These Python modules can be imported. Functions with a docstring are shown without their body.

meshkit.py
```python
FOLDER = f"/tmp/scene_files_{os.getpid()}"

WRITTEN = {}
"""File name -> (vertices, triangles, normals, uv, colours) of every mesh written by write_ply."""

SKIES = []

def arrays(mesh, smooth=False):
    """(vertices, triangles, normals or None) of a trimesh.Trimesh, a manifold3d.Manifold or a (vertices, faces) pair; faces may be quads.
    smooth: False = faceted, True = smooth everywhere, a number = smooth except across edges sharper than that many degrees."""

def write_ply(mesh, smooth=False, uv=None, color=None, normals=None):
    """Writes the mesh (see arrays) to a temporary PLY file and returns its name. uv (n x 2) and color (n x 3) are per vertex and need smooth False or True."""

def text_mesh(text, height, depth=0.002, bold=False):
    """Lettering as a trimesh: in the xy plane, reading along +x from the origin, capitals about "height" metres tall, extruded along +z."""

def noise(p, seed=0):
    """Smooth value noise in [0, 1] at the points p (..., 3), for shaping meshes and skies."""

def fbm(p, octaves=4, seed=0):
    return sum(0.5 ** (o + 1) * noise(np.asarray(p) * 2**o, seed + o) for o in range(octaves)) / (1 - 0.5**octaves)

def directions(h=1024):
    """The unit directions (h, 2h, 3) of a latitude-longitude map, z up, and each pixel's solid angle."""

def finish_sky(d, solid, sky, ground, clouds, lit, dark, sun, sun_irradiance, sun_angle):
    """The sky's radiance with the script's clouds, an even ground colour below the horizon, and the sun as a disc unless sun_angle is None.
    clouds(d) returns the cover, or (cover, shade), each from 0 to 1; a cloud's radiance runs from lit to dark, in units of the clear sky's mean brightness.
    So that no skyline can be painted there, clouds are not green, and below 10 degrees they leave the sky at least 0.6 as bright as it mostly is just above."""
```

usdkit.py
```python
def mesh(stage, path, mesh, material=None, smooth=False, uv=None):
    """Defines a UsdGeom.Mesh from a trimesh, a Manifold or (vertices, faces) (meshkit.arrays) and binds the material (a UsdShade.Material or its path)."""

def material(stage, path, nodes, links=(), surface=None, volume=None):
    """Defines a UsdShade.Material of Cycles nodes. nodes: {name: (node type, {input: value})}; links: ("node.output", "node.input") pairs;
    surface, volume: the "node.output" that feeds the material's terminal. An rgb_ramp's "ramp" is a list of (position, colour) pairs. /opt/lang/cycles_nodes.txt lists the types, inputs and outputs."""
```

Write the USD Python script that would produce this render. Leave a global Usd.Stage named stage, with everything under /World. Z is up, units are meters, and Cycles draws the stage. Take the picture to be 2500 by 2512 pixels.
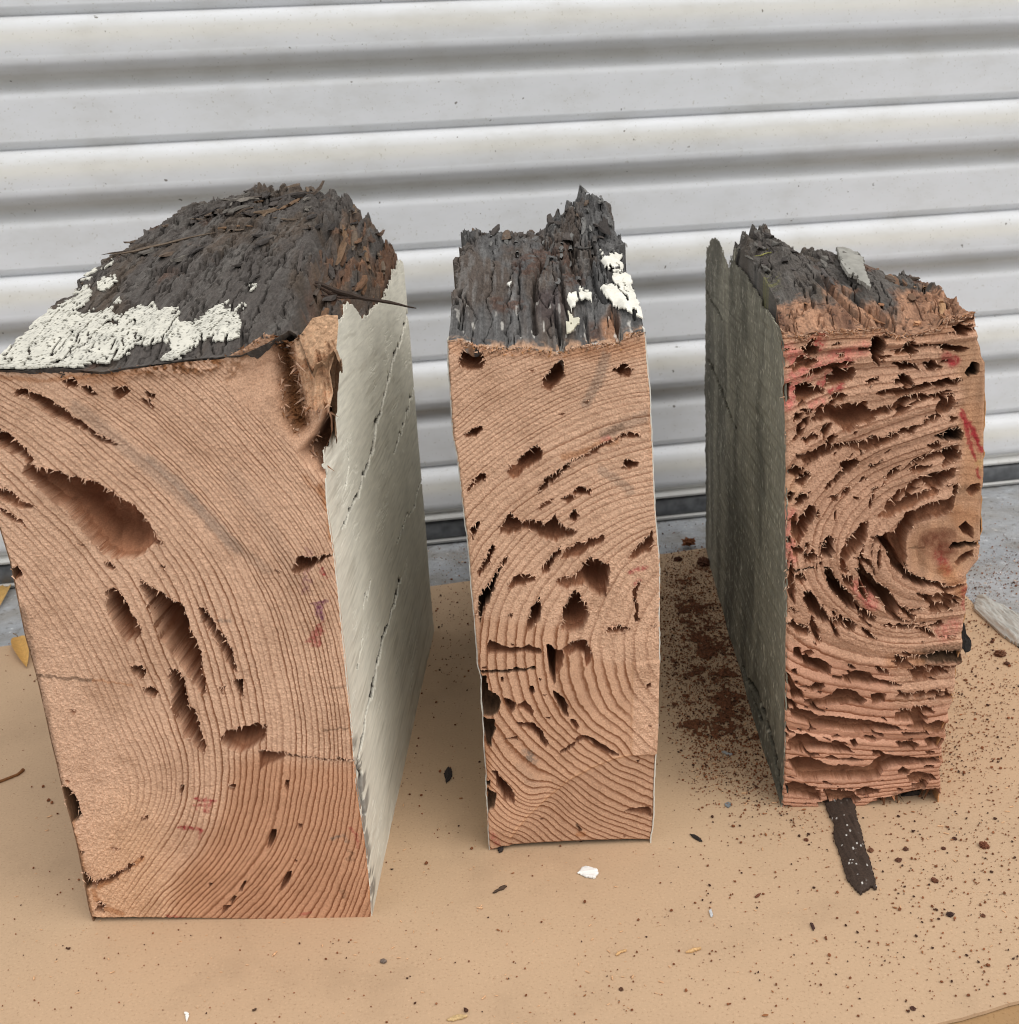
import math
import numpy as np
import trimesh
from scipy.interpolate import RBFInterpolator, LinearNDInterpolator, NearestNDInterpolator
from scipy.ndimage import distance_transform_edt, gaussian_filter, map_coordinates, label as nd_label
from pxr import Usd, UsdGeom, UsdLux, UsdShade, Gf, Sdf, Vt
import usdkit
from meshkit import noise, fbm

stage = Usd.Stage.CreateInMemory()
UsdGeom.SetStageUpAxis(stage, UsdGeom.Tokens.z)
UsdGeom.SetStageMetersPerUnit(stage, 1.0)
UsdGeom.Xform.Define(stage, '/World')
UsdGeom.Scope.Define(stage, '/World/Looks')
rng = np.random.default_rng(7)

# ------------------------------------------------------------------ camera
F = 2627.2                       # focal length in photograph pixels (2500 wide)
CX, CY = 1250.0, 1256.0
PITCH, ROLL, EYE = 0.311916, -0.0568388, np.array([0, 0, 0.363154])
_fw = np.array([0, math.cos(PITCH), -math.sin(PITCH)])
_up = np.array([0, math.sin(PITCH), math.cos(PITCH)])
_rt = np.array([1.0, 0, 0])
CR = math.cos(ROLL) * _rt + math.sin(ROLL) * _up
CU = -math.sin(ROLL) * _rt + math.cos(ROLL) * _up
cam = UsdGeom.Camera.Define(stage, '/World/camera')
HA = 36.0
cam.CreateHorizontalApertureAttr(HA)
cam.CreateVerticalApertureAttr(HA * 1024 / 1019)
cam.CreateFocalLengthAttr(HA * F / 2500)
cam.CreateClippingRangeAttr(Gf.Vec2f(0.01, 500))
cam.CreateFStopAttr(26.0)
cam.CreateFocusDistanceAttr(0.55)
M4 = np.eye(4)
M4[0, :3], M4[1, :3], M4[2, :3], M4[3, :3] = CR, CU, -_fw, EYE
cam.AddTransformOp().Set(Gf.Matrix4d(M4.tolist()))
EXPOSURE = 0.33
cam.CreateExposureAttr(EXPOSURE)

# ------------------------------------------------------------------ overcast sky and weak broad sun
SUN_EL, SUN_AZ = math.radians(50), math.radians(132)     # azimuth measured as atan2(x, y)
sd = np.array([math.sin(SUN_AZ) * math.cos(SUN_EL), math.cos(SUN_AZ) * math.cos(SUN_EL), math.sin(SUN_EL)])
SKY = 0.115
sky_mat = usdkit.material(stage, '/World/Looks/overcast_sky', {
    'sky': ('sky_texture', {'sky_type': 'single_scattering', 'sun_disc': False, 'sun_elevation': SUN_EL, 'sun_rotation': SUN_AZ}),
    'tc': ('texture_coordinate', {}),
    'n': ('noise_texture', {'scale': 2.2, 'detail': 5.0, 'roughness': 0.55}),
    'cl': ('rgb_ramp', {'ramp': [(0.3, (8.2, 8.35, 8.7)), (0.7, (10.6, 10.6, 10.6))]}),
    'sep': ('separate_xyz', {}), 'el': ('rgb_ramp', {'ramp': [(0.0, (.22,) * 3), (.495, (.22,) * 3), (.505, (.34,) * 3), (.75, (.78,) * 3), (1.0, (1.15,) * 3)]}),
    'z': ('math', {'math_type': 'multiply_add', 'value2': .5, 'value3': .5}),
    'ov': ('mix_color', {'blend_type': 'multiply', 'fac': 1.0, 'use_clamp': False}),
    'mx': ('mix_color', {'fac': 0.9}),
    'bg': ('background_shader', {'strength': SKY})},
    [('tc.generated', 'n.vector'), ('n.fac', 'cl.fac'), ('tc.generated', 'sep.vector'), ('sep.z', 'z.value1'), ('z.value', 'el.fac'), ('cl.color', 'ov.a'), ('el.color', 'ov.b'),
     ('sky.color', 'mx.a'), ('ov.result', 'mx.b'), ('mx.result', 'bg.color')],
    surface='bg.background')
dome = UsdLux.DomeLight.Define(stage, '/World/sky')
UsdShade.MaterialBindingAPI.Apply(dome.GetPrim()).Bind(sky_mat)
dome.GetPrim().SetCustomDataByKey('kind', 'structure')
sun = UsdLux.DistantLight.Define(stage, '/World/sun')
sun.CreateIntensityAttr(0.34)
sun.CreateAngleAttr(50.0)
sun.CreateNormalizeAttr(True)
sun.CreateColorAttr(Gf.Vec3f(1.0, 0.97, 0.93))
zax = sd
xax = np.cross([0, 0, 1.0], zax); xax /= np.linalg.norm(xax)
yax = np.cross(zax, xax)
S4 = np.eye(4); S4[0, :3], S4[1, :3], S4[2, :3] = xax, yax, zax
sun.AddTransformOp().Set(Gf.Matrix4d(S4.tolist()))

# ------------------------------------------------------------------ helpers
def project(P):
    d = P - EYE
    z = d @ _fw
    return np.stack([CX + F * (d @ CR) / z, CY - F * (d @ CU) / z], -1)

def ray(q):
    q = np.asarray(q, float)
    return ((q[..., 0] - CX) / F)[..., None] * CR - ((q[..., 1] - CY) / F)[..., None] * CU + _fw

def hit(q, o, n):
    d = ray(q)
    return EYE + (((o - EYE) @ n) / (d @ n))[..., None] * d

def ground(x, y, z=0.0):
    return hit(np.array([x, y], float), np.array([0, 0, z]), np.array([0, 0, 1.0]))

def ss(a, b, x):
    t = np.clip((x - a) / (b - a), 0, 1)
    return t * t * (3 - 2 * t)

names = {}
def numbered(path):
    n = names.get(path, 0)
    names[path] = n + 1
    return path if n == 0 else f'{path}_{n:03d}'

def put(prim, **kw):
    for k, v in kw.items():
        if v:
            prim.SetCustomDataByKey(k, v)

def thing(name, label, category, group=None, kind=None):
    x = UsdGeom.Xform.Define(stage, numbered('/World/' + name))
    put(x.GetPrim(), label=label, category=category, group=group, kind=kind)
    return str(x.GetPath())

def obj(name, mesh, mat, parent='/World', smooth=False, tint=None, ring=None, **kw):
    """one mesh prim; tint is a linear base colour per vertex, ring the growth-ring count and its strength"""
    m = usdkit.mesh(stage, numbered(f'{parent}/{name}'), mesh, mat, smooth=smooth)
    pv = UsdGeom.PrimvarsAPI(m)
    for nm, a in (('tint', tint), ('ring', ring)):
        if a is not None:
            pv.CreatePrimvar(nm, Sdf.ValueTypeNames.Color3fArray, 'vertex').Set(Vt.Vec3fArray.FromNumpy(np.ascontiguousarray(a, np.float32)))
    put(m.GetPrim(), **kw)
    return m

def inside(poly, pts):
    poly = np.asarray(poly, float)
    x, y = pts[..., 0], pts[..., 1]
    r = np.zeros(x.shape, bool)
    a, b = poly, np.roll(poly, -1, 0)
    for (x0, y0), (x1, y1) in zip(a, b):
        if y0 == y1:
            continue
        c = ((y0 > y) != (y1 > y))
        if c.any():
            r ^= c & (x < (x1 - x0) * (y - y0) / (y1 - y0) + x0)
    return r

def near_line(line, pts):
    d = np.full(pts.shape[:-1], 1e9)
    line = np.asarray(line, float)
    for p, q in zip(line[:-1], line[1:]):
        e = q - p
        t = np.clip(((pts - p) @ e) / max(e @ e, 1e-9), 0, 1)
        d = np.minimum(d, np.linalg.norm(pts - (p + t[..., None] * e), axis=-1))
    return d

def grid_faces(n, m, keep=None):
    i = np.arange(n * m).reshape(n, m)
    q = np.stack([i[:-1, :-1], i[1:, :-1], i[1:, 1:], i[:-1, 1:]], -1)
    q = q[keep] if keep is not None else q.reshape(-1, 4)
    return np.vstack([q[:, [0, 1, 2]], q[:, [0, 2, 3]]])

def compact(v, f, *attrs):
    used, inv = np.unique(f, return_inverse=True)
    return (v[used], inv.reshape(f.shape)) + tuple(a[used] for a in attrs)

def slab(v, f, off, *attrs):
    """thickens an open sheet: a copy moved by off, and a rim"""
    n = len(v)
    e = np.sort(np.vstack([f[:, [0, 1]], f[:, [1, 2]], f[:, [2, 0]]]), 1)
    d = np.vstack([f[:, [0, 1]], f[:, [1, 2]], f[:, [2, 0]]])
    key = e[:, 0].astype(np.int64) * n + e[:, 1]
    u, idx, cnt = np.unique(key, return_index=True, return_counts=True)
    b = d[idx[cnt == 1]]
    rim = np.vstack([np.stack([b[:, 1], b[:, 0], b[:, 0] + n], 1), np.stack([b[:, 1], b[:, 0] + n, b[:, 1] + n], 1)])
    return (np.vstack([v, v + off]), np.vstack([f, f[:, ::-1] + n, rim])) + tuple(np.vstack([a, a]) for a in attrs)

def srgb(r, g, b):
    c = np.array([r, g, b], float) / 255
    return np.where(c < 0.04045, c / 12.92, ((c + 0.055) / 1.055) ** 2.4)

# traced positions: regions of the photograph (x offset, y offset, scale)
REG = {'Z1': (0, 400, .572), 'Z2': (0, 850, .572), 'Z3': (0, 1500, .572),
       'Z4': (1000, 450, .364), 'Z5': (1000, 1000, .364), 'Z6': (1000, 1500, .364),
       'R1': (1650, 500, .442), 'R2': (1700, 1000, .416), 'R3': (1700, 1500, .416), 'P': (0, 0, 1)}

def pts(reg, text):
    ox, oy, s = REG[reg]
    a = np.array([[float(v) for v in t.split(',')] for t in text.split()])
    return a * s + [ox, oy]

def traced(text):
    """lines of 'region opts : points' -> (options dict, points)"""
    out = []
    for line in text.strip().splitlines():
        line = line.strip()
        if not line or line.startswith('#'):
            continue
        head, tail = line.split(':')
        h = head.split()
        o = {}
        for t in h[1:]:
            k = t.rstrip('0123456789.-')
            o[k] = float(t[len(k):]) if t[len(k):] else 1.0
        out.append((o, pts(h[0], tail)))
    return out

def path_px(text):
    return np.vstack([p for _, p in traced(text)])

# ------------------------------------------------------------------ materials
def mat(path, nodes, links, surface='p.BSDF'):
    return usdkit.material(stage, '/World/Looks/' + path, nodes, links, surface=surface)

wood_end = mat('end_grain_wood', {
    'a': ('attribute', {'attribute': 'tint'}), 'r': ('attribute', {'attribute': 'ring'}), 'sep': ('separate_xyz', {}),
    'g': ('geometry', {}), 'wn': ('noise_texture', {'scale': 420.0, 'detail': 3.0}), 'wj': ('math', {'math_type': 'multiply_add', 'value2': 0.34, 'value3': -0.17}),
    'ph': ('math', {'math_type': 'add'}), 'fr': ('math', {'math_type': 'fraction'}),
    'rr': ('rgb_ramp', {'ramp': [(0, (0, 0, 0)), (.52, (0.04, .04, .04)), (.74, (.6, .6, .6)), (.85, (1, 1, 1)), (.95, (.95, .95, .95)), (1, (0, 0, 0))]}),
    'am': ('math', {'math_type': 'multiply'}),
    'lc': ('mix_color', {'blend_type': 'multiply', 'fac': 1.0, 'b': (.38, .26, .19)}),
    'mx': ('mix_color', {}),
    'n2': ('noise_texture', {'scale': 1500.0, 'detail': 3.0, 'roughness': .65}), 'v2': ('rgb_ramp', {'ramp': [(.3, (.74, .72, .70)), (.7, (1.2, 1.2, 1.2))]}),
    'm2': ('mix_color', {'blend_type': 'multiply', 'fac': 1.0, 'use_clamp': False}),
    'n3': ('noise_texture', {'scale': 38.0, 'detail': 7.0, 'roughness': .65}), 'v3': ('rgb_ramp', {'ramp': [(.3, (.80, .77, .74)), (.5, (1, 1, 1)), (.7, (1.10, 1.11, 1.12))]}),
    'm3': ('mix_color', {'blend_type': 'multiply', 'fac': 1.0, 'use_clamp': False}),
    'bp': ('bump', {'strength': .35, 'distance': .0004}),
    'p': ('principled_bsdf', {'roughness': .9, 'specular_ior_level': .15})},
    [('r.vector', 'sep.vector'), ('g.position', 'wn.vector'), ('wn.fac', 'wj.value1'), ('sep.x', 'ph.value1'), ('wj.value', 'ph.value2'), ('ph.value', 'fr.value1'), ('fr.value', 'rr.fac'),
     ('rr.color', 'am.value1'), ('sep.y', 'am.value2'), ('a.color', 'lc.a'), ('a.color', 'mx.a'), ('lc.result', 'mx.b'), ('am.value', 'mx.fac'),
     ('g.position', 'n2.vector'), ('n2.fac', 'v2.fac'), ('mx.result', 'm2.a'), ('v2.color', 'm2.b'), ('g.position', 'n3.vector'), ('n3.fac', 'v3.fac'), ('m2.result', 'm3.a'), ('v3.color', 'm3.b'),
     ('m3.result', 'p.base_color'), ('n2.fac', 'bp.height'), ('bp.normal', 'p.normal')])

def tinted(path, rough=.85, n1=300.0, lo=.7, hi=1.25, bump=.4, dist=.0006, spec=.25, stretch=(1, 1, 1)):
    return mat(path, {
        'a': ('attribute', {'attribute': 'tint'}), 'g': ('geometry', {}), 'mp': ('mapping', {'scale': stretch}),
        'n': ('noise_texture', {'scale': n1, 'detail': 5.0, 'roughness': .65}), 'v': ('rgb_ramp', {'ramp': [(.28, (lo,) * 3), (.72, (hi,) * 3)]}),
        'm': ('mix_color', {'blend_type': 'multiply', 'fac': 1.0, 'use_clamp': False}), 'bp': ('bump', {'strength': bump, 'distance': dist}),
        'p': ('principled_bsdf', {'roughness': rough, 'specular_ior_level': spec})},
        [('g.position', 'mp.vector'), ('mp.vector', 'n.vector'), ('n.fac', 'v.fac'), ('a.color', 'm.a'), ('v.color', 'm.b'), ('m.result', 'p.base_color'), ('n.fac', 'bp.height'), ('bp.normal', 'p.normal')])

charred = tinted('charred_wood', .8, 900.0, .62, 1.42, .5, .0005, .3, (1, .09, 1))
paint_side = tinted('painted_side', .85, 420.0, .84, 1.12, .12, .0002, .15, (1, .10, 1))
grey_side = tinted('weathered_grey_side', .85, 650.0, .6, 1.45, .5, .0006, .2, (1, 1, .35))
paint_chip = tinted('paint_chip', .6, 400.0, .88, 1.08, .3, .0004, .35)
fibre_mat = tinted('wood_fibre', .85, 900.0, .75, 1.2, .2, .0003, .2)

# ------------------------------------------------------------------ ground, paper, door
door_yaw = math.radians(8.0)
DX = np.array([math.cos(door_yaw), math.sin(door_yaw), 0])
DN = np.array([math.sin(door_yaw), -math.cos(door_yaw), 0])       # towards the camera
DO = np.array([.1675, 1.0787, 0])

concrete = mat('concrete', {
    'g': ('geometry', {}), 'n': ('noise_texture', {'scale': 9.0, 'detail': 6.0, 'roughness': .6}), 'c': ('rgb_ramp', {'ramp': [(.3, (.25, .255, .26)), (.7, (.34, .343, .345))]}),
    'n2': ('noise_texture', {'scale': 160.0, 'detail': 5.0, 'roughness': .7}), 'c2': ('rgb_ramp', {'ramp': [(.30, (.42, .36, .30)), (.42, (.95, .95, .95)), (.62, (1.05, 1.05, 1.05)), (.70, (1.9, 1.88, 1.84))]}),
    'n4': ('noise_texture', {'scale': 25.0, 'detail': 4.0}), 'c4': ('rgb_ramp', {'ramp': [(.35, (.86, .82, .76)), (.6, (1.1, 1.12, 1.14))]}),
    'm': ('mix_color', {'blend_type': 'multiply', 'fac': 1.0, 'use_clamp': False}), 'm2': ('mix_color', {'blend_type': 'multiply', 'fac': 1.0, 'use_clamp': False}),
    'bp': ('bump', {'strength': .5, 'distance': .002}), 'p': ('principled_bsdf', {'roughness': .8, 'specular_ior_level': .3})},
    [('g.position', 'n.vector'), ('n.fac', 'c.fac'), ('g.position', 'n2.vector'), ('n2.fac', 'c2.fac'), ('g.position', 'n4.vector'), ('n4.fac', 'c4.fac'), ('c.color', 'm.a'), ('c2.color', 'm.b'),
     ('m.result', 'm2.a'), ('c4.color', 'm2.b'), ('m2.result', 'p.base_color'), ('n2.fac', 'bp.height'), ('bp.normal', 'p.normal')])
v = np.array([[-40, -40, -.0045], [40, -40, -.0045], [40, 40, -.0045], [-40, 40, -.0045]], float)
obj('concrete_floor', (v, np.array([[0, 1, 2], [0, 2, 3]])), concrete, kind='structure')

paper_mat = mat('brown_paper', {
    'g': ('geometry', {}), 'a': ('attribute', {'attribute': 'tint'}),
    'n': ('noise_texture', {'scale': 11.0, 'detail': 8.0, 'roughness': .6}), 'c': ('rgb_ramp', {'ramp': [(.3, (.84, .835, .83)), (.45, (.98, .98, .98)), (.7, (1.05, 1.05, 1.05))]}),
    'n2': ('noise_texture', {'scale': 700.0, 'detail': 4.0, 'roughness': .7}), 'c2': ('rgb_ramp', {'ramp': [(.30, (.68, .62, .56)), (.42, (.98, .98, .98)), (.58, (1.0, 1.0, 1.0)), (.70, (1.16, 1.17, 1.18))]}),
    'm': ('mix_color', {'blend_type': 'multiply', 'fac': 1.0, 'use_clamp': False}), 'm2': ('mix_color', {'blend_type': 'multiply', 'fac': 1.0, 'use_clamp': False}),
    'bp': ('bump', {'strength': .15, 'distance': .0004}), 'p': ('principled_bsdf', {'roughness': .75, 'specular_ior_level': .25})},
    [('g.position', 'n.vector'), ('n.fac', 'c.fac'), ('g.position', 'n2.vector'), ('n2.fac', 'c2.fac'), ('a.color', 'm.a'), ('c.color', 'm.b'), ('m.result', 'm2.a'), ('c2.color', 'm2.b'), ('m2.result', 'p.base_color'), ('n2.fac', 'bp.height'), ('bp.normal', 'p.normal')])
# outline of the sheet, as it lies on the floor
corner_r = ground(2325, 1330)
ppoly = np.array([ground(-400, 1652)[:2], ground(0, 1587)[:2], ground(1066, 1437)[:2], ground(1625, 1359)[:2], ground(1760, 1340)[:2], ground(2330, 1420)[:2],
                  ground(2395, 1490)[:2], ground(2520, 1610)[:2], ground(2700, 1800)[:2], ground(2620, 2420)[:2], ground(2500, 2455)[:2], ground(2380, 2492)[:2], ground(2000, 2580)[:2], ground(1500, 2690)[:2], ground(-700, 2750)[:2]])
import shapely
from shapely.geometry import Polygon
def fine_outline(poly, step, amp, seed):
    P = Polygon(poly)
    L = P.exterior.length
    q = np.array([P.exterior.interpolate(t).coords[0] for t in np.arange(0, L, step)])
    q += (fbm(np.c_[q * 60, np.zeros(len(q))], 3, seed)[:, None] - .5) * amp
    return Polygon(q).buffer(0)
PP = fine_outline(ppoly, .006, .003, 3)
pm = trimesh.creation.extrude_polygon(PP, .0018, engine='earcut')
pm.apply_translation([0, 0, -.0018])
PAPER = srgb(199, 168, 135) * .84
obj('brown_paper', pm, paper_mat, tint=np.tile(PAPER, (len(pm.vertices), 1)), kind='structure')
lower_poly = np.array([ground(2600, 2380)[:2], ground(2700, 2700)[:2], ground(1700, 2800)[:2], ground(2000, 2560)[:2], ground(2330, 2470)[:2]])
lm = trimesh.creation.extrude_polygon(Polygon(lower_poly), .0008, engine='earcut'); lm.apply_translation([0, 0, -.0032])
obj('brown_board', lm, paper_mat, tint=np.tile(srgb(176, 140, 98) * .8, (len(lm.vertices), 1)), label='darker brown board showing past the torn paper edge in the bottom right corner', category='board')

door_mat = mat('door_paint', {
    'g': ('geometry', {}), 'a': ('attribute', {'attribute': 'tint'}),
    'mp': ('mapping', {'scale': (1, 1, 2.2)}), 'n': ('noise_texture', {'scale': 16.0, 'detail': 6.0, 'roughness': .65}), 'c': ('rgb_ramp', {'ramp': [(.3, (.90, .89, .865)), (.5, (.99, .99, .985)), (.68, (1.03, 1.03, 1.035))]}),
    'n2': ('noise_texture', {'scale': 130.0, 'detail': 2.0}), 'c2': ('rgb_ramp', {'ramp': [(.225, (.30, .28, .25)), (.25, (1, 1, 1))]}),
    'n3': ('noise_texture', {'scale': 420.0, 'detail': 3.0}), 'c3': ('rgb_ramp', {'ramp': [(.28, (.78, .76, .71)), (.36, (1, 1, 1))]}),
    'm': ('mix_color', {'blend_type': 'multiply', 'fac': 1.0, 'use_clamp': False}), 'm2': ('mix_color', {'blend_type': 'multiply', 'fac': 1.0}), 'm3': ('mix_color', {'blend_type': 'multiply', 'fac': 1.0}),
    'bp': ('bump', {'strength': .06, 'distance': .002}),
    'p': ('principled_bsdf', {'roughness': .6, 'specular_ior_level': .3})},
    [('g.position', 'mp.vector'), ('mp.vector', 'n.vector'), ('n.fac', 'c.fac'), ('g.position', 'n2.vector'), ('n2.fac', 'c2.fac'), ('g.position', 'n3.vector'), ('n3.fac', 'c3.fac'),
     ('a.color', 'm.a'), ('c.color', 'm.b'), ('m.result', 'm2.a'), ('c2.color', 'm2.b'), ('m2.result', 'm3.a'), ('c3.color', 'm3.b'), ('m3.result', 'p.base_color'), ('n.fac', 'bp.height'), ('bp.normal', 'p.normal')])
rubber = mat('seal_rubber', {'g': ('geometry', {}), 'n': ('noise_texture', {'scale': 90.0, 'detail': 5.0}), 'c': ('rgb_ramp', {'ramp': [(.3, (.05, .052, .055)), (.7, (.13, .135, .14))]}), 'p': ('principled_bsdf', {'roughness': .45, 'specular_ior_level': .5})},
             [('g.position', 'n.vector'), ('n.fac', 'c.fac'), ('c.color', 'p.base_color')])
door = thing('roller_door', 'white corrugated steel roller door closed behind the three timber blocks', 'roller door')

def extrude_profile(prof, x0=-2.2, x1=2.6, nx=2):
    """prof: (out, z) from top to bottom, swept along the door"""
    prof = np.asarray(prof, float)
    xs = np.linspace(x0, x1, nx)
    V = DO + xs[:, None, None] * DX + prof[None, :, 0, None] * DN + prof[None, :, 1, None] * np.array([0, 0, 1.0])
    return V.reshape(-1, 3), grid_faces(nx, len(prof))

def spline(ctrl, n):
    from scipy.interpolate import PchipInterpolator
    c = np.asarray(ctrl, float)
    t = np.r_[0, np.cumsum(np.linalg.norm(np.diff(c, axis=0), axis=1))]
    f = PchipInterpolator(t, c)
    return f(np.linspace(0, t[-1], n))

PER = .1075
def slat(zt, cut=None):
    """one slat from the thin joint line at zt down to the next joint"""
    c = [(-.0068, 0), (-.0035, -.0010), (.0044, -.0034), (.0090, -.0075), (.0112, -.0140), (.0118, -.0230), (.0114, -.0335), (.0100, -.0392), (.0062, -.0430), (.0000, -.0458), (-.0072, -.0482), (-.0110, -.0512), (-.0108, -.0548),
         (-.0070, -.0590), (-.0018, -.0625), (.0004, -.0665), (.0008, -.0740), (.0006, -.0900), (.0003, -.1005), (-.0022, -.1040), (-.0068, -.10745)]
    if cut:
        c = [q for q in c if q[1] > cut] + [(.0006, cut)]
    c = np.array(c) + [0, zt]
    p = spline(c, 90)
    v, f = extrude_profile(p)
    h = np.tile((p[:, 1] - zt) / PER, 2)
    dust = np.exp(-((h + .17) / .07) ** 2) * .75 + np.exp(-((h + .47) / .05) ** 2) * .5
    tint = np.array([.63, .635, .64]) * (1 - dust[:, None]) + np.array([.67, .645, .575]) * dust[:, None]
    obj('slat', (v, f), door_mat, door, smooth=True, tint=tint)
z = .400 + PER * 15
while z > .18:
    slat(z)
    z -= PER
slat(z, cut=-.0745)
zb = z - .0745
p = [(.0006, zb - .0005), (.0030, zb - .0010), (.0040, zb - .0030), (.0022, zb - .0042), (.0012, zb - .0060), (.0012, .0400), (.0016, .0375), (.0060, .0360), (.0068, .0345), (.0060, .0325), (.0040, .0315), (.0042, .0300), (.0090, .0285), (.0102, .0262), (.0090, .0240), (.0045, .0232), (-.002, .0228)]
v, f = extrude_profile(p)
obj('bottom_rail', (v, f), door_mat, door, smooth=40, tint=None)
m = stage.GetPrimAtPath(door + '/bottom_rail')
npt = len(UsdGeom.Mesh(m).GetPointsAttr().Get())
UsdGeom.PrimvarsAPI(m).CreatePrimvar('tint', Sdf.ValueTypeNames.Color3fArray, 'vertex').Set(Vt.Vec3fArray.FromNumpy(np.tile(np.array([.56, .555, .53], np.float32), (npt, 1))))
p = spline([(-.004, .0226), (.0035, .0222), (.0062, .0190), (.0070, .0130), (.0050, .0060), (.0010, .0015), (-.010, -.0040)], 22)
v, f = extrude_profile(p)
obj('rubber_seal', (v, f), rubber, door, smooth=True)
# ------------------------------------------------------------------ the three timber blocks
class Frame:
    def __init__(s, x, y, yaw, H, D, sk, w):
        s.o = np.array([x, y, 0.0]); s.ex = np.array([math.cos(yaw), math.sin(yaw), 0]); s.ey = np.array([-math.sin(yaw + sk), math.cos(yaw + sk), 0])
        s.ez = np.array([0, 0, 1.0]); s.H, s.D, s.w = H, D, w
        s.inv = np.linalg.inv(np.stack([s.ex, s.ey, s.ez], 1)); s.n = np.cross(s.ex, s.ez)
    def P(s, x, y, z):
        return s.o + np.asarray(x)[..., None] * s.ex + np.asarray(y)[..., None] * s.ey + np.asarray(z)[..., None] * s.ez
    def front(s, q, y=0.0):
        return (hit(np.asarray(q, float), s.o + y * s.ey, s.n) - s.o) @ s.inv.T
    def side(s, q, x):
        return (hit(np.asarray(q, float), s.o + x * s.ex, np.cross(s.ey, s.ez)) - s.o) @ s.inv.T

FL = Frame(-.2256665, .4698127, -.0572624, .2902373, .3563719, .0168571, .1432446)
FM = Frame(-.0225888, .5120460, -.0246653, .2838964, .36, -.0039447, .0910523)
FR = Frame(.1466012, .5373350, -.0676021, .2808352, .4389282, -.0257974, .0905737)

C_WOOD = srgb(210, 171, 142) * .93
C_WOODR = srgb(196, 151, 119) * .92
C_RED = srgb(150, 40, 48)
C_PURP = srgb(112, 56, 84)
C_ROT = srgb(170, 112, 66) * .85
C_HOLE = srgb(182, 130, 98) * .84
C_DARK = srgb(82, 62, 46)
C_CHAR = srgb(72, 65, 60) * .95
C_GRIT = srgb(136, 92, 58) * .8
C_WHITE = srgb(226, 224, 214) * .9

def rings_field(text):
    P, ph = [], []
    for o, q in traced(text):
        seg = np.r_[0, np.cumsum(np.linalg.norm(np.diff(q, axis=0), axis=1))]
        t = np.arange(0, seg[-1], 28.0)
        P.append(np.c_[np.interp(t, seg, q[:, 0]), np.interp(t, seg, q[:, 1])]); ph.append(np.full(len(t), o['f']))
    return np.vstack(P), np.concatenate(ph)

def interp_ring(text, px, smooth=.02):
    P, ph = rings_field(text)
    lo, hi = px.reshape(-1, 2).min(0), px.reshape(-1, 2).max(0)
    step = 8.0
    gx, gy = np.arange(lo[0] - step, hi[0] + 2 * step, step), np.arange(lo[1] - step, hi[1] + 2 * step, step)
    G = np.stack(np.meshgrid(gx, gy, indexing='ij'), -1)
    r = RBFInterpolator(P / 500, ph, neighbors=60, smoothing=smooth, kernel='thin_plate_spline')(G.reshape(-1, 2) / 500).reshape(G.shape[:2])
    r = gaussian_filter(r, 1.2)
    c = (px - [gx[0], gy[0]]) / step
    return map_coordinates(r, [c[..., 0], c[..., 1]], order=1, mode='nearest')

def run_up(mask, rev):
    """cells until the mask ends, along the second axis"""
    m = mask[:, ::-1] if rev else mask
    out = np.zeros(m.shape, np.float32)
    c = np.zeros(m.shape[0], np.float32)
    for j in range(m.shape[1]):
        c = np.where(m[:, j], c + 1, 0)
        out[:, j] = c
    return out[:, ::-1] if rev else out

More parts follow.
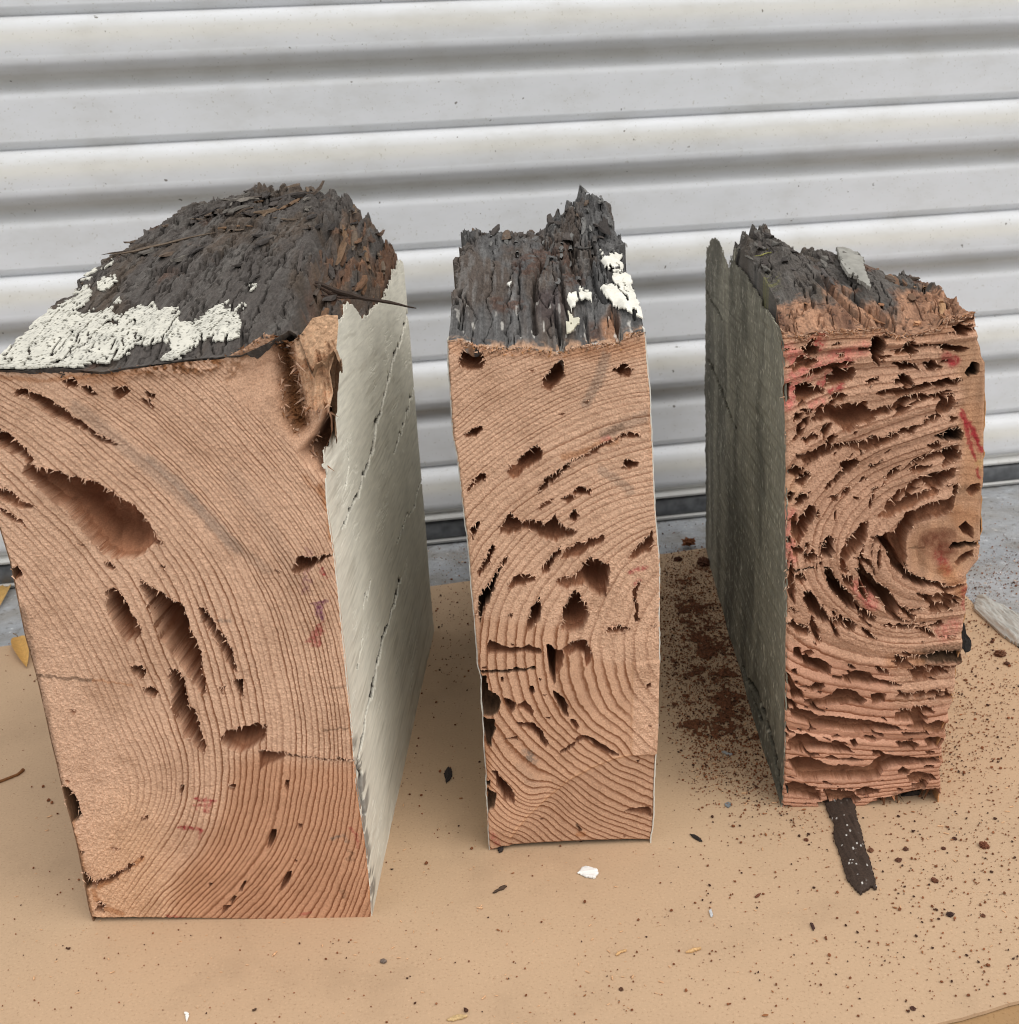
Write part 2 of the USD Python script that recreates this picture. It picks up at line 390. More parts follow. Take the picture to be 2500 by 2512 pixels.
class Face:
    grow = 4.5
    """the sawn end of a block as a height field"""
    def __init__(s, fr, left, right, bottom, top, cell):
        s.fr, s.cell = fr, cell
        L, R = fr.front(left), fr.front(right)
        Bo, To = fr.front(bottom), fr.front(top)
        fl = lambda z: np.interp(z, *L[np.argsort(L[:, 2])][:, [2, 0]].T)
        frr = lambda z: np.interp(z, *R[np.argsort(R[:, 2])][:, [2, 0]].T)
        fb = lambda x: np.interp(x, *Bo[np.argsort(Bo[:, 0])][:, [0, 2]].T)
        ft = lambda x: np.interp(x, *To[np.argsort(To[:, 0])][:, [0, 2]].T)
        s.fl, s.frr, s.fb, s.ft = fl, frr, fb, ft
        zmax = To[:, 2].max()
        nu, nv = int((fr.w + .006) / cell), int((zmax + .004) / cell)
        s.u, s.v = np.meshgrid(np.linspace(0, 1, nu), np.linspace(0, 1, nv), indexing='ij')
        x = s.u * fr.w
        for _ in range(4):
            z = fb(x) + (ft(x) - fb(x)) * s.v
            x = fl(z) + (frr(z) - fl(z)) * s.u
        s.x, s.z = x, z
        s.p0 = fr.P(x, 0 * x, z)
        s.px = project(s.p0)
        s.depth = np.zeros(x.shape)
        s.seed = int(abs(fr.o[0]) * 1000)
        q = np.stack([x, z, 0 * x], -1)
        s.q = q
        n1 = fbm(q * 420, 3, s.seed); n2 = fbm(q * 420 + 50, 3, s.seed + 5)
        s.warp = np.stack([n1 - .5, n2 - .5], -1)
        s.tint = np.tile(C_WOOD, x.shape + (1,))
        s.hole = np.zeros(x.shape, bool)
    def mask(s, poly, jag):
        lo, hi = poly.min(0) - 12, poly.max(0) + 12
        bb = ((s.px > lo) & (s.px < hi)).all(-1)
        i, j = np.nonzero(bb)
        if not len(i):
            return None, None
        sl = (slice(i.min(), i.max() + 1), slice(j.min(), j.max() + 1))
        w = s.warp[sl] * (np.asarray(jag)[..., None] if np.ndim(jag) == 0 else jag[sl][..., None])
        m = inside(poly, s.px[sl] + w)
        return m, sl
    def cut(s, text, rough):
        for o, poly in traced(text):
            D = o.get('d', 8) * 1e-3 * (.5 if 'b' in o and 'w' not in o else 1)
            jag = o['j'] if 'j' in o else 5 + 12 * rough
            if 'w' in o:
                lo, hi = poly.min(0) - 30, poly.max(0) + 30
                bb = ((s.px > lo) & (s.px < hi)).all(-1); i, j = np.nonzero(bb)
                sl = (slice(i.min(), i.max() + 1), slice(j.min(), j.max() + 1))
                m = near_line(poly, s.px[sl] + s.warp[sl] * 14) < o['w'] / 2 * (.5 + 1.0 * fbm(s.q[sl] * 200, 2, 9))
            else:
                cen = poly.mean(0); e_ = poly - cen
                poly = cen + e_ * (1 + (s.grow if 'j' not in o else 1.5) / np.maximum(np.linalg.norm(e_, axis=1, keepdims=True), 6))
                m, sl = s.mask(poly, jag)
            if m is None or not m.any():
                continue
            c = s.cell * 1e3
            wob = .8 + .4 * fbm(s.q[sl] * 110, 3, 21)
            if 'w' in o:
                d = D * m * wob
            else:
                m0 = inside(poly, s.px[sl])
                e2 = o.get('e', 2.5)
                dn = gaussian_filter(run_up(m0, False) * c, [7, 2])
                ed = gaussian_filter(distance_transform_edt(np.pad(m, 1))[1:-1, 1:-1] * c, .6)
                d = 1.4 * D * (.30 + .70 * ss(-.3, .75 * e2, dn)) * ss(-.1, .6, ed) * wob * m
            s.depth[sl] = np.maximum(s.depth[sl], d)
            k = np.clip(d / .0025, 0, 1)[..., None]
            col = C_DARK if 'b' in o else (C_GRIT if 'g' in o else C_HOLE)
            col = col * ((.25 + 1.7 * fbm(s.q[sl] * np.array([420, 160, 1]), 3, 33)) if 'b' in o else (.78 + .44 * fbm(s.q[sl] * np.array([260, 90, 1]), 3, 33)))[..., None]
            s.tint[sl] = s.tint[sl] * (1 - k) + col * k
            s.hole[sl] |= m & (d > .0015)
    def stain(s, text, soft=8, alpha=.8, stipple=0.0):
        for o, q in traced(text):
            col = {1: C_RED, 2: C_PURP, 3: C_ROT, 4: srgb(120, 110, 100), 5: C_DARK, 6: srgb(222, 178, 142) * .95, 7: srgb(180, 128, 90), 8: srgb(208, 120, 110), 9: srgb(205, 170, 120)}[int(o['c'])]
            if 'w' in o:
                lo, hi = q.min(0) - o['w'] - 15, q.max(0) + o['w'] + 15
                i, j = np.nonzero(((s.px > lo) & (s.px < hi)).all(-1))
                if not len(i):
                    continue
                sl = (slice(i.min(), i.max() + 1), slice(j.min(), j.max() + 1))
                a = np.zeros(s.x.shape)
                hw = o['w'] / 2
                a[sl] = ss(hw + min(2, hw * .5 + .5), hw * .3, near_line(q, s.px[sl] + s.warp[sl] * 10))
            else:
                m, sl = s.mask(q, 26.0)
                a = np.zeros(s.x.shape)
                if m is not None:
                    a[sl] = m
                a = gaussian_filter(a, o.get('s', soft) / 2.45 * .5)
            a = a * o.get('a', alpha * 100) / 100
            st = o.get('p', stipple * 100) / 100
            if st:
                a = a * (1 - st + st * ss(.42, .6, fbm(s.q * 900, 2, 77)) * 1.5)
            a = np.clip(a, 0, 1)[..., None]
            s.tint = s.tint * (1 - a) + col * a
    def build(s, parent, phase, amp, rough, extra=None):
        q = s.q
        z1 = lambda k, sd: noise(np.stack([phase * k, 0 * phase, 0 * phase], -1), sd)
        phase = phase + .55 * (z1(.5, 5) - .5) + .28 * (z1(.9, 6) - .5)
        amp = np.clip(amp * (.45 + .45 * (1 - np.clip(rough * 1.8, 0, 1)) + (1.1 - .6 * (1 - np.clip(rough * 1.8, 0, 1))) * z1(1.0, 9)), 0, 1)
        fr = phase - np.floor(phase)
        line = ss(.45, .8, fr) * ss(1.0, .93, fr)
        fuzz = fbm(q * np.array([1150, 1150, 1]), 3, 3) - .5
        coarse = fbm(q * np.array([330, 330, 1]), 3, 8) - .5
        streak = noise(np.stack([q[..., 0] * 900, q[..., 1] * 350, 0 * q[..., 0]], -1), 4) - .5
        eu = np.minimum(s.u, 1 - s.u) * s.fr.w
        y = s.depth * (.25 + .75 * ss(.0001, .0016, eu)) + amp * line * (.00010 + .00022 * rough) - fuzz * (.0002 + .0009 * rough) - coarse * .0007 * rough 
        if extra is not None:
            y = y + extra
        # rounded, worn border
        eb = np.minimum(np.minimum(s.u, 1 - s.u) * s.fr.w, np.minimum(s.v, .5) * s.fr.H)
        y = y + .0012 * ss(.0014, 0, eb)
        v = s.fr.P(s.x, y, s.z).reshape(-1, 3)
        # the holes' walls are bare wood: no ring lines there
        a = amp * np.clip(1 - s.depth / .004, .25, 1)
        ring = np.stack([phase, a, 0 * a], -1).reshape(-1, 3)
        t = s.tint * (1 + .35 * fuzz * rough + .12 * coarse)[..., None]
        obj('end_grain', (v, grid_faces(*s.x.shape)[:, ::-1] if False else grid_faces(*s.x.shape)), wood_end, parent, tint=t.reshape(-1, 3), ring=ring)
    def fibres(s, parent, rough, n, seed, lmin=.0012, lmax=.0034):
        """torn fibres standing out of the upper and side rims of the galleries, as one part"""
        r = np.random.default_rng(seed)
        e = s.hole & ~np.roll(s.hole, -1, 1)
        e2 = s.hole & (~np.roll(s.hole, 1, 0) | ~np.roll(s.hole, -1, 0))
        i, j = np.nonzero((e | (e2 & (r.random(e.shape) < .25))) & (rough > .3))
        if not len(i):
            return
        k = r.choice(len(i), min(n, len(i)), replace=False)
        i, j = i[k], j[k]
        N = len(i)
        base = s.fr.P(s.x[i, j], -.0002 + 0 * s.x[i, j], s.z[i, j] + .0004)
        L = lmin * .6 + (lmax - lmin) * r.random(N) ** 2.4 * 1.3
        dr = -s.fr.ez * r.uniform(-.1, 1.0, (N, 1)) - s.fr.ey * r.uniform(-.3, 1.0, (N, 1)) + s.fr.ex * r.normal(0, .55, (N, 1))
        dr /= np.linalg.norm(dr, axis=1, keepdims=True)
        spikes(parent, base, dr, L, r.uniform(.00016, .0005, N), r, np.tile(C_WOOD, (N, 1)) * r.uniform(.8, 1.15, (N, 1)))

def spikes(parent, base, dr, L, R, r, col, name='torn_fibres', mat_=None):
    N = len(base)
    a = np.cross(dr, r.normal(size=(N, 3))); a /= np.linalg.norm(a, axis=1, keepdims=True)
    b = np.cross(dr, a)
    v = np.stack([base + a * R[:, None], base - a * .5 * R[:, None] + b * .87 * R[:, None], base - a * .5 * R[:, None] - b * .87 * R[:, None], base + dr * L[:, None] + a * (.12 * L)[:, None]], 1)
    f = np.array([[0, 1, 3], [1, 2, 3], [2, 0, 3], [0, 2, 1]])
    f = (f[None] + 4 * np.arange(N)[:, None, None]).reshape(-1, 3)
    obj(name, (v.reshape(-1, 3), f), mat_ or fibre_mat, parent, tint=np.repeat(col, 4, 0), kind='stuff')

def region(text, px, soft=10):
    a = np.zeros(px.shape[:-1], np.float32)
    for _, q in traced(text):
        a[inside(q, px)] = 1
    return gaussian_filter(a, soft)

def side_sheet(fr, x, face_edge, z1, ny, nz, poly, rough_fn, tint_fn, inward, thick, name, mat_, parent, y0=0.0008, **kw):
    """a side of a block: a displaced sheet in the plane x, kept inside the traced outline, with a real thickness"""
    yy, zz = np.meshgrid(np.linspace(y0, fr.D, ny), np.linspace(0, z1, nz), indexing='ij')
    edge = face_edge(zz)
    xx = edge + (x - edge) * ss(0, .08, yy)
    p = fr.P(xx, yy, zz)
    px = project(p)
    h = rough_fn(yy, zz, px)
    p = p + inward * h[..., None] * fr.ex
    keep = None
    if poly is not None:
        w = (fbm(np.stack([yy * 300, zz * 300, 0 * yy], -1), 3, 15) - .5) * 16
        m = inside(poly, px + w[..., None])
        keep = m[:-1, :-1] & m[1:, :-1] & m[1:, 1:] & m[:-1, 1:]
    f = grid_faces(ny, nz, keep)
    t = tint_fn(yy, zz, px, h).reshape(-1, 3)
    v, f, t = compact(p.reshape(-1, 3), f, t)
    if inward > 0:
        f = f[:, ::-1]
    v, f, t = slab(v, f[:, ::-1], inward * min(thick, .0006) * fr.ex, t)
    obj(name, (v, f), mat_, parent, tint=t, **kw)

def top_sheet(fr, face, ctrl, ny, nx, yend, parent, seed, tint_fn, ridge=None, name='weathered_top', back=.05, crest=.006, holes=None, inl=.0, inr=.0, lip=.0006, drop=.014, fup=.0, lipdrop=lambda b: .0022 + .004 * fbm(b * 160, 3, 5)):
    """the rotten upper side: control heights, ridges along the grain, splits and a jagged far end"""
    c = np.array(ctrl, float)
    yy, uu = np.meshgrid(np.concatenate([np.linspace(lip, .06, ny // 3), np.linspace(.06, yend, ny - ny // 3 + 1)[1:]]), np.linspace(0, 1, nx), indexing='ij')
    f1, f2 = LinearNDInterpolator(c[:, :2] / [.1, .3], c[:, 2]), NearestNDInterpolator(c[:, :2] / [.1, .3], c[:, 2])
    g = np.stack([uu * fr.w / .1, np.clip(yy, 0, None) / .3], -1)
    z = f1(g); z = np.where(np.isnan(z), f2(g), z)
    z = gaussian_filter(z, [4, 3])
    zt = face.ft(uu * fr.w)
    q = np.stack([uu * fr.w, yy, 0 * yy], -1)
    s = seed
    a = ss(.001, .03, yy)
    z = zt * (1 - a) + z * a
    edge_l, edge_r = face.fl(z), face.frr(z)
    wav = (fbm(np.stack([0 * yy, yy * 90, 0 * yy], -1), 4, s + 31) - .5)
    bl = ss(0, .07, yy)
    edge_l, edge_r = edge_l * (1 - bl), edge_r + (fr.w - edge_r) * bl
    edge_l, edge_r = edge_l + inl * ss(.0, .015, yy), edge_r - inr * ss(.0, .015, yy)
    xx = edge_l + (edge_r - edge_l) * uu + wav * .010 * ss(.02, .06, yy) * (np.abs(uu - .5) * 2) ** 3 * np.where(uu < .5, inl == 0, inr == 0)
    # plates: broken levels with steps between them
    pl = fbm(q * np.array([80, 9, 1]) + 1.8 * (fbm(q * 60, 3, s)[..., None] - .5), 4, s + 1)
    steps = np.floor(pl * 9) / 9 + ss(.84, 1, (pl * 9) % 1) / 9
    fine = fbm(q * np.array([1000, 26, 1]) + 1.2 * fbm(q * 70, 3, s + 12)[..., None], 4, s + 2) - .5
    mid = fbm(q * np.array([280, 9, 1]) + .8 * fbm(q * 50, 3, s + 13)[..., None], 4, s + 3) - .5
    rid = np.abs(fbm(q * np.array([120, 9, 1]) + .6 * fbm(q * 90, 3, s + 9)[..., None], 4, s + 4) - .5)
    crack = ss(.022, .0, rid)
    grit = fbm(q * 900, 3, s + 6) - .5
    k = ss(-.002, .03, yy)
    rg = ridge(xx, yy, uu) if ridge is not None else 1.0
    zz = z + fup * ss(.012, .0, yy) + (k * .6 + .4) * ss(lip, lip + .014, yy) * ((steps - .5) * (.004 + .014 * rg) + fine * (.0016 + .0012 * rg) + mid * .0040 * rg - crack * (.0030 + .0040 * rg)) + grit * .0008 * (.4 + rg)
    lastz = ss(yend - back, yend, yy)
    zz += lastz * (noise(np.stack([uu * fr.w * 320, yy * 14, 0 * yy], -1), s + 7) - .45) * crest * 2.2 - ss(yend - .012, yend, yy) * .012
    if holes is not None:
        zz = zz + holes(xx, yy, uu, project(fr.P(xx, yy, zz)))
    p = fr.P(xx, yy, zz)
    px = project(p)
    t = tint_fn(xx, yy, uu, px, dict(steps=steps, crack=crack, fine=fine, mid=mid, grit=grit, pl=pl))
    n, m_ = yy.shape
    # skirts all round, so that the crust has a thickness
    def skirt(P, T, d, off):
        return P - d * fr.ez + off, T * .7
    rows = [p]
    v = p.reshape(-1, 3); tt = t.reshape(-1, 3); f = grid_faces(n, m_)
    f = f[:, ::-1]
    border = np.concatenate([np.arange(m_), np.arange(1, n) * m_ + m_ - 1, (n - 1) * m_ + np.arange(m_ - 1)[::-1], (np.arange(1, n - 1) * m_)[::-1]])
    low = v[border].copy(); y_b = np.where(yy.reshape(-1)[border] <= lip + 1e-9, -1.0, 1.0)
    low[:, 2] -= np.where(y_b < .0, lipdrop(v[border]), np.minimum(drop, .003 + .6 * np.clip(yy.reshape(-1)[border], 0, 1)))
    low[y_b < 0] += .0035 * fr.ey
    base = len(v)
    v = np.vstack([v, low]); tt = np.vstack([tt, tt[border] * .8])
    nb = len(border); i = np.arange(nb); j = (i + 1) % nb
    f = np.vstack([f, np.stack([border[i], border[j], base + j], 1), np.stack([border[i], base + j, base + i], 1)])
    obj(name, (v, f), charred, parent, tint=tt)
    return dict(p=p, px=px, yy=yy, uu=uu, xx=xx)

def char_tint(seed, base=C_CHAR, brown=srgb(84, 66, 52), rot=srgb(104, 68, 46), rot_amt=.35, grey=srgb(112, 108, 102)):
    def fn(xx, yy, uu, px, d):
        q = np.stack([xx, yy, 0 * xx], -1)
        a = fbm(q * np.array([60, 18, 1]), 4, seed)
        t = base + (brown - base) * ss(.45, .65, a)[..., None]
        b = fbm(q * np.array([500, 45, 1]), 3, seed + 1)
        t = t * (1 - .35 * ss(.5, .75, b)[..., None]) + grey * (.35 * ss(.5, .75, b)[..., None])
        r = ss(.58, .7, fbm(q * np.array([90, 25, 1]), 4, seed + 2)) * rot_amt * ss(.5, .3, d['pl'])
        t = t * (1 - r[..., None]) + rot * r[..., None]
        return t * (.85 + .5 * (d['fine'] + d['mid'] * .6)[..., None]) * (1 - .5 * d['crack'][..., None])
    return fn

def flake(sheet, poly, name, parent, mat_, col, lift=.0007, thick=.0006, crack=None, jag=10, seed=0, shade=None, **kw):
    """paint still lying on a rotten top: a thin shell over the part of the sheet inside the traced outline"""
    p, px = sheet['p'], sheet['px']
    q = np.stack([sheet['xx'], sheet['yy'], 0 * sheet['xx']], -1)
    w = fbm(q * 350, 3, seed + 41) - .5
    m = np.zeros(px.shape[:2], bool)
    for g in poly:
        m |= inside(g, px + w[..., None] * jag)
    if crack is not None:
        m &= crack(q, px)
    lab, nl = nd_label(m)
    if nl:
        sz = np.bincount(lab.ravel())
        m &= sz[lab] > 45
    keep = m[:-1, :-1] & m[1:, :-1] & m[1:, 1:] & m[:-1, 1:]
    if not keep.any():
        return
    z = np.maximum(gaussian_filter(p[..., 2], 9), gaussian_filter(p[..., 2], 3) ) + lift * 1.8
    pp = p.copy(); pp[..., 2] = z
    pp += np.array([0, -1, 0]) * lift * .6
    t = np.tile(col, (p.shape[0] * p.shape[1], 1)) * (.85 + .3 * fbm(q * 200, 3, seed + 2)).reshape(-1, 1)
    if shade is not None:
        t = t * shade(q, px).reshape(-1, 1)
    v, f, t = compact(pp.reshape(-1, 3), grid_faces(*px.shape[:2], keep)[:, ::-1], t)
    v, f, t = slab(v, f[:, ::-1], np.array([0, .3, -1]) * thick, t)
    obj(name, (v, f), mat_, parent, tint=t, **kw)

def splinters(fr, sheet, parent, n, seed, ymin, ymax, cols, big=(.006, .02), lift=.5, umin=0., umax=1., mat_=None):
    """separate slivers of broken grain lying or standing on the rotten top"""
    r = np.random.default_rng(seed)
    yy, uu, p = sheet['yy'], sheet['uu'], sheet['p']
    ok = np.argwhere((yy > ymin) & (yy < ymax) & (uu >= umin) & (uu <= umax))
    for k in range(n):
        i, j = ok[r.integers(len(ok))]
        L = r.uniform(*big); W = r.uniform(.0012, .0042) * (1.4 if L > .02 else 1); H = r.uniform(.0008, .0022)
        m_ = 5
        t = np.linspace(-1, 1, m_)
        prof = np.r_[r.uniform(.2, .8), r.uniform(.7, 1.1, m_ - 2), r.uniform(.1, .7)]
        bend = r.normal(0, .04) * L * t ** 2
        V = []
        for q in range(m_):
            for a, b in ((-1, -1), (1, -1), (.9, 1), (-.8, 1)):
                V.append([a * W / 2 * prof[q] + r.normal(0, .0003), t[q] * L / 2 + r.normal(0, .0012), b * H / 2 * prof[q] + bend[q]])
        V = np.array(V)
        yaw, pit = r.normal(0, .16), abs(r.normal(0, .30)) * lift
        cy, sy, cp, sp = math.cos(yaw), math.sin(yaw), math.cos(pit), math.sin(pit)
        V = V @ np.array([[1, 0, 0], [0, cp, sp], [0, -sp, cp]])
        V = V @ np.array([[cy, sy, 0], [-sy, cy, 0], [0, 0, 1]])
        Q = p[i, j] + V[:, :1] * fr.ex + V[:, 1:2] * fr.ey + (V[:, 2:3] + .0005 + sp * L * .3) * fr.ez
        f = []
        for q in range(m_ - 1):
            for a in range(4):
                b = (a + 1) % 4
                f.append([4 * q + a, 4 * q + b, 4 * q + 4 + b, 4 * q + 4 + a])
        f += [[3, 2, 1, 0], [4 * m_ - 4, 4 * m_ - 3, 4 * m_ - 2, 4 * m_ - 1]]
        c = cols[r.integers(len(cols))] * r.uniform(.7, 1.2)
        obj('splinter', (Q, np.array(f)), mat_ or charred, parent, tint=np.tile(c, (len(Q), 1)))

def sheet_sliver(sheet, line, rad, col, parent, lift=.0012, name='splinter', seed=0, mat_=None):
    """a long fibre lying on a rotten top"""
    P_ = []
    flat = sheet['px'].reshape(-1, 2); pp = sheet['p'].reshape(-1, 3)
    seg = np.r_[0, np.cumsum(np.linalg.norm(np.diff(line, axis=0), axis=1))]
    t = np.linspace(0, seg[-1], 9)
    for a in t:
        q = np.array([np.interp(a, seg, line[:, 0]), np.interp(a, seg, line[:, 1])])
        P_.append(pp[np.argmin(((flat - q) ** 2).sum(1))])
    P_ = np.array(P_)
    P_[:, 2] = np.maximum(gaussian_filter(P_[:, 2], 2), P_[:, 2] * .6 + gaussian_filter(P_[:, 2], 2) * .4) + lift
    R_ = rad * np.array([.25, .7, 1, 1.1, .9, 1, .8, .6, .2])
    T = np.gradient(P_, axis=0); T /= np.maximum(np.linalg.norm(T, axis=1, keepdims=True), 1e-9)
    A = np.cross(T, [0, 0, 1.0]); A /= np.maximum(np.linalg.norm(A, axis=1, keepdims=True), 1e-9)
    B = np.cross(T, A)
    th = np.linspace(0, 2 * math.pi, 6, endpoint=False)
    v = P_[:, None] + R_[:, None, None] * (np.cos(th)[None, :, None] * A[:, None] + .55 * np.sin(th)[None, :, None] * B[:, None])
    f = [[i * 6 + j, i * 6 + (j + 1) % 6, (i + 1) * 6 + (j + 1) % 6, (i + 1) * 6 + j] for i in range(8) for j in range(6)]
    v = v.reshape(-1, 3)
    obj(name, (v, np.array(f)), mat_ or charred, parent, tint=np.tile(col, (len(v), 1)) * (.7 + .6 * fbm(v * 500, 2, seed))[:, None])

def core(fr, face, parent, h, mat_, col, y0=.05, inset=.003):
    b = trimesh.creation.box([fr.w - 2 * inset, fr.D - y0, h])
    V = b.vertices + [fr.w / 2, (fr.D + y0) / 2, h / 2 + .0004]
    obj('rear_body', (fr.P(V[:, 0], V[:, 1], V[:, 2]), b.faces), mat_, parent, tint=np.tile(col, (len(V), 1)))
def edge_fuzz(fr, face, parent, n, seed, cols):
    """torn grain along the upper edge of the sawn end"""
    r = np.random.default_rng(seed)
    x = r.uniform(.001, fr.w - .001, n)
    dz = -np.abs(r.normal(0, .0016, n)) + .0006
    b = fr.P(x, r.uniform(-.0003, .0015, n), face.ft(x) + dz)
    d = fr.ez * r.uniform(-.4, .9, (n, 1)) - fr.ey * r.uniform(.1, 1.0, (n, 1)) + fr.ex * r.normal(0, .6, (n, 1))
    d /= np.linalg.norm(d, axis=1, keepdims=True)
    c = np.array(cols)[r.integers(0, len(cols), n)] * r.uniform(.75, 1.15, (n, 1))
    spikes(parent, b, d, .0009 + .0024 * r.random(n) ** 2, r.uniform(.0002, .0007, n), r, c, name='torn_edge')
# ================================================================== left block
block_l = thing('timber_block', 'widest timber block, crazed white paint on its dark rotten top and white right side', 'timber block', 'sawn timber blocks standing in a row')
fl = Face(FL,
    path_px("""P : -44,905 -38,1000
Z2 : -30,700 0,800 40,930 105,1250
Z3 : 150,270 185,420 215,560 240,660 258,740 266,775 285,850 303,910 325,1000 345,1100 360,1180 380,1290 392,1316"""),
    path_px("""Z1 : 1450,690
Z1 : 1440,800 1410,900 1425,990 1408,1060 1410,1180 1385,1240 1378,1290 1395,1340
Z2 : 1400,650 1405,700 1425,830 1440,950
Z3 : 1460,0 1483,230 1505,450 1520,640 1530,750 1570,1000 1590,1200 1596,1320"""),
    path_px("Z3 : 385,1312 420,1318 600,1318 900,1322 1200,1330 1400,1328 1598,1331"),
    path_px("Z1 : -80,893 0,895 120,900 250,890 430,905 510,890 640,872 780,852 960,838 1050,790 1130,735 1240,775 1290,735 1340,665 1400,650 1452,655"), .00036)
RING_L = """Z3 f0 : 380,230 430,330 480,450 540,600 590,700 620,760 600,860 540,960 430,1080
Z3 f7 : 560,170 620,300 690,450 740,570 768,700 755,800 720,890 660,970 590,1040
Z3 f14 : 800,100 850,250 895,400 925,550 940,700 935,800 910,920 860,1030 790,1120 750,1155
Z3 f20 : 960,0 1010,150 1055,300 1085,450 1095,600 1090,700 1070,830 1030,960 960,1090 860,1190 780,1250
Z3 f26 : 1140,0 1180,150 1215,300 1240,450 1248,600 1240,700 1225,850 1180,1000 1090,1130 1000,1230 880,1320
Z3 f33 : 1290,0 1340,150 1380,300 1405,450 1415,600 1410,700 1390,850 1330,1050 1230,1190 1130,1325
Z3 f38 : 1420,50 1455,200 1490,400 1512,550 1520,700 1515,830 1490,980 1430,1120 1350,1320
Z3 f43 : 1590,900 1580,1050 1530,1200 1480,1320
Z2 f0 : 380,1366 300,1220 200,1080 90,940 0,850
Z2 f7 : 560,1306 480,1140 400,1010 280,860 120,700 0,590
Z2 f14 : 800,1236 740,1060 660,920 530,770 350,590 150,420 0,310
Z2 f20 : 960,1136 890,960 790,820 650,660 480,500 300,350 100,230 -40,150
Z2 f26 : 1140,1136 1060,950 950,790 800,620 640,470 480,340 330,230 200,150
Z2 f33 : 1290,1136 1200,960 1080,780 930,590 780,420 620,280 480,180
Z2 f38 : 1420,1186 1380,1050 1290,890 1160,720 1020,560 870,400 720,260 600,160
Z2 f46 : 1450,1000 1400,850 1300,690 1160,520 1000,340 850,180"""
ph = interp_ring(RING_L, fl.px, .05)
ph = ph + .5 * (fbm(fl.q * 90, 3, 61) - .5)
sm = region("Z3 : 740,1330 750,1150 860,1030 960,820 1010,640 1110,600 1240,640 1530,660 1610,1000 1640,1340", fl.px, 9)
strong = region("Z3 : 690,1330 720,1100 640,900 700,500 560,100 700,-150 1500,-200 1700,1340", fl.px, 30)
faint = region("Z3 : 0,1400 0,-100 160,0 380,300 520,500 590,720 560,900 480,1060 520,1340", fl.px, 18)
mid_l = region("Z2 : 560,300 950,170 1420,650 1450,1000 1300,1300 1000,1100 900,800", fl.px, 40)
amp = np.clip(.52 + .30 * strong + .55 * sm + .16 * mid_l, 0, 1) * (1 - .75 * faint) * (.6 + .7 * fbm(fl.q * 70, 3, 19))
amp = np.clip(amp, 0, 1)
rough = np.clip(.62 - .5 * sm + .25 * faint, .08, 1)
fl.tint = C_WOOD * (1 - sm[..., None]) + (C_WOODR * np.array([.98, .95, .94])) * sm[..., None]
warm = region("Z3 : 380,1330 420,1000 600,700 760,1140 740,1330", fl.px, 30)[..., None]
fl.tint = fl.tint * (1 - .35 * warm) + srgb(216, 172, 128) * .92 * .35 * warm
fl.stain("""Z2 c4 w46 a32 : 330,260 520,420 760,620 900,740 1010,860
Z2 c4 w30 a35 : 640,480 760,580 860,690
Z2 c4 w34 a22 : 870,720 1010,860 1150,960
Z2 c4 w60 a14 : 1000,560 1150,760 1260,1000
Z2 c7 w16 a40 : 1300,560 1390,640 1420,760 1425,830
Z2 c3 w20 a60 : 1370,600 1410,700 1425,820
Z2 c3 w14 a50 : -20,130 200,150 420,120 640,110
Z2 c3 a45 s10 : 230,120 520,110 560,170 440,160 300,170
Z3 c5 w7 a65 : 150,270 280,285 400,296
Z3 c7 w6 a60 : 400,298 480,300 570,318
Z3 c5 w26 a50 : 96,0 125,140 158,290 195,440 222,570 262,760
Z3 c3 w24 a60 : 300,910 340,1060 380,1290
Z3 c5 w14 a55 : 330,1010 345,1080 360,1180 390,1300
Z3 c3 w18 a70 : 350,1140 420,1180 480,1150 540,1105 610,1060
Z3 c3 w16 a60 : 400,1200 430,1260 520,1300
Z3 c7 w10 a65 : 1500,480 1530,740 1570,1000 1600,1300
Z3 c5 w5 a50 : 1210,612 1350,628 1515,645
Z3 c5 w4 a50 : 1380,512 1450,505 1500,500
Z3 c5 w4 a45 : 1420,330 1480,320""")
fl.stain("""Z2 c2 a75 s3 p30 : 1330,1112 1350,1095 1385,1100 1408,1098 1392,1130 1378,1165 1352,1155 1360,1130
Z2 c1 a60 s3 p30 : 1390,1160 1384,1220 1380,1270 1374,1305 1340,1285 1305,1280 1330,1245 1350,1200
Z2 c1 a75 s3 p40 : 1368,935 1386,940 1396,965 1402,998 1386,985 1372,960
Z2 c2 a35 s5 p60 : 1290,1070 1330,1060 1340,880 1320,850 1300,900
Z3 c1 w8 a70 p38 : 838,806 920,811
Z3 c1 w7 a55 p38 : 836,832 905,830
Z3 c1 w6 a60 p38 : 882,800 880,860
Z3 c1 w6 a55 p38 : 912,812 890,858
Z3 c1 w6 a45 p38 : 850,800 845,850
Z3 c1 w9 a75 p45 : 768,924 820,928 866,938
Z3 c1 w7 a55 p38 : 866,938 852,975
Z3 c1 w10 a50 p38 : 720,1308 790,1320
Z3 c1 w9 a45 p38 : 1500,930 1530,960 1535,1010
Z3 c1 w8 a40 p38 : 1290,1300 1330,1290
Z3 c4 w9 a60 p45 : 1425,975 1470,958 1490,985
Z3 c5 w9 a45 p45 : 1490,1020 1515,1040 1490,1060 1520,1062
Z3 c5 w10 a45 p45 : 1460,1200 1482,1210 1475,1225
Z3 c4 w12 a45 p45 : 860,40 980,40""")
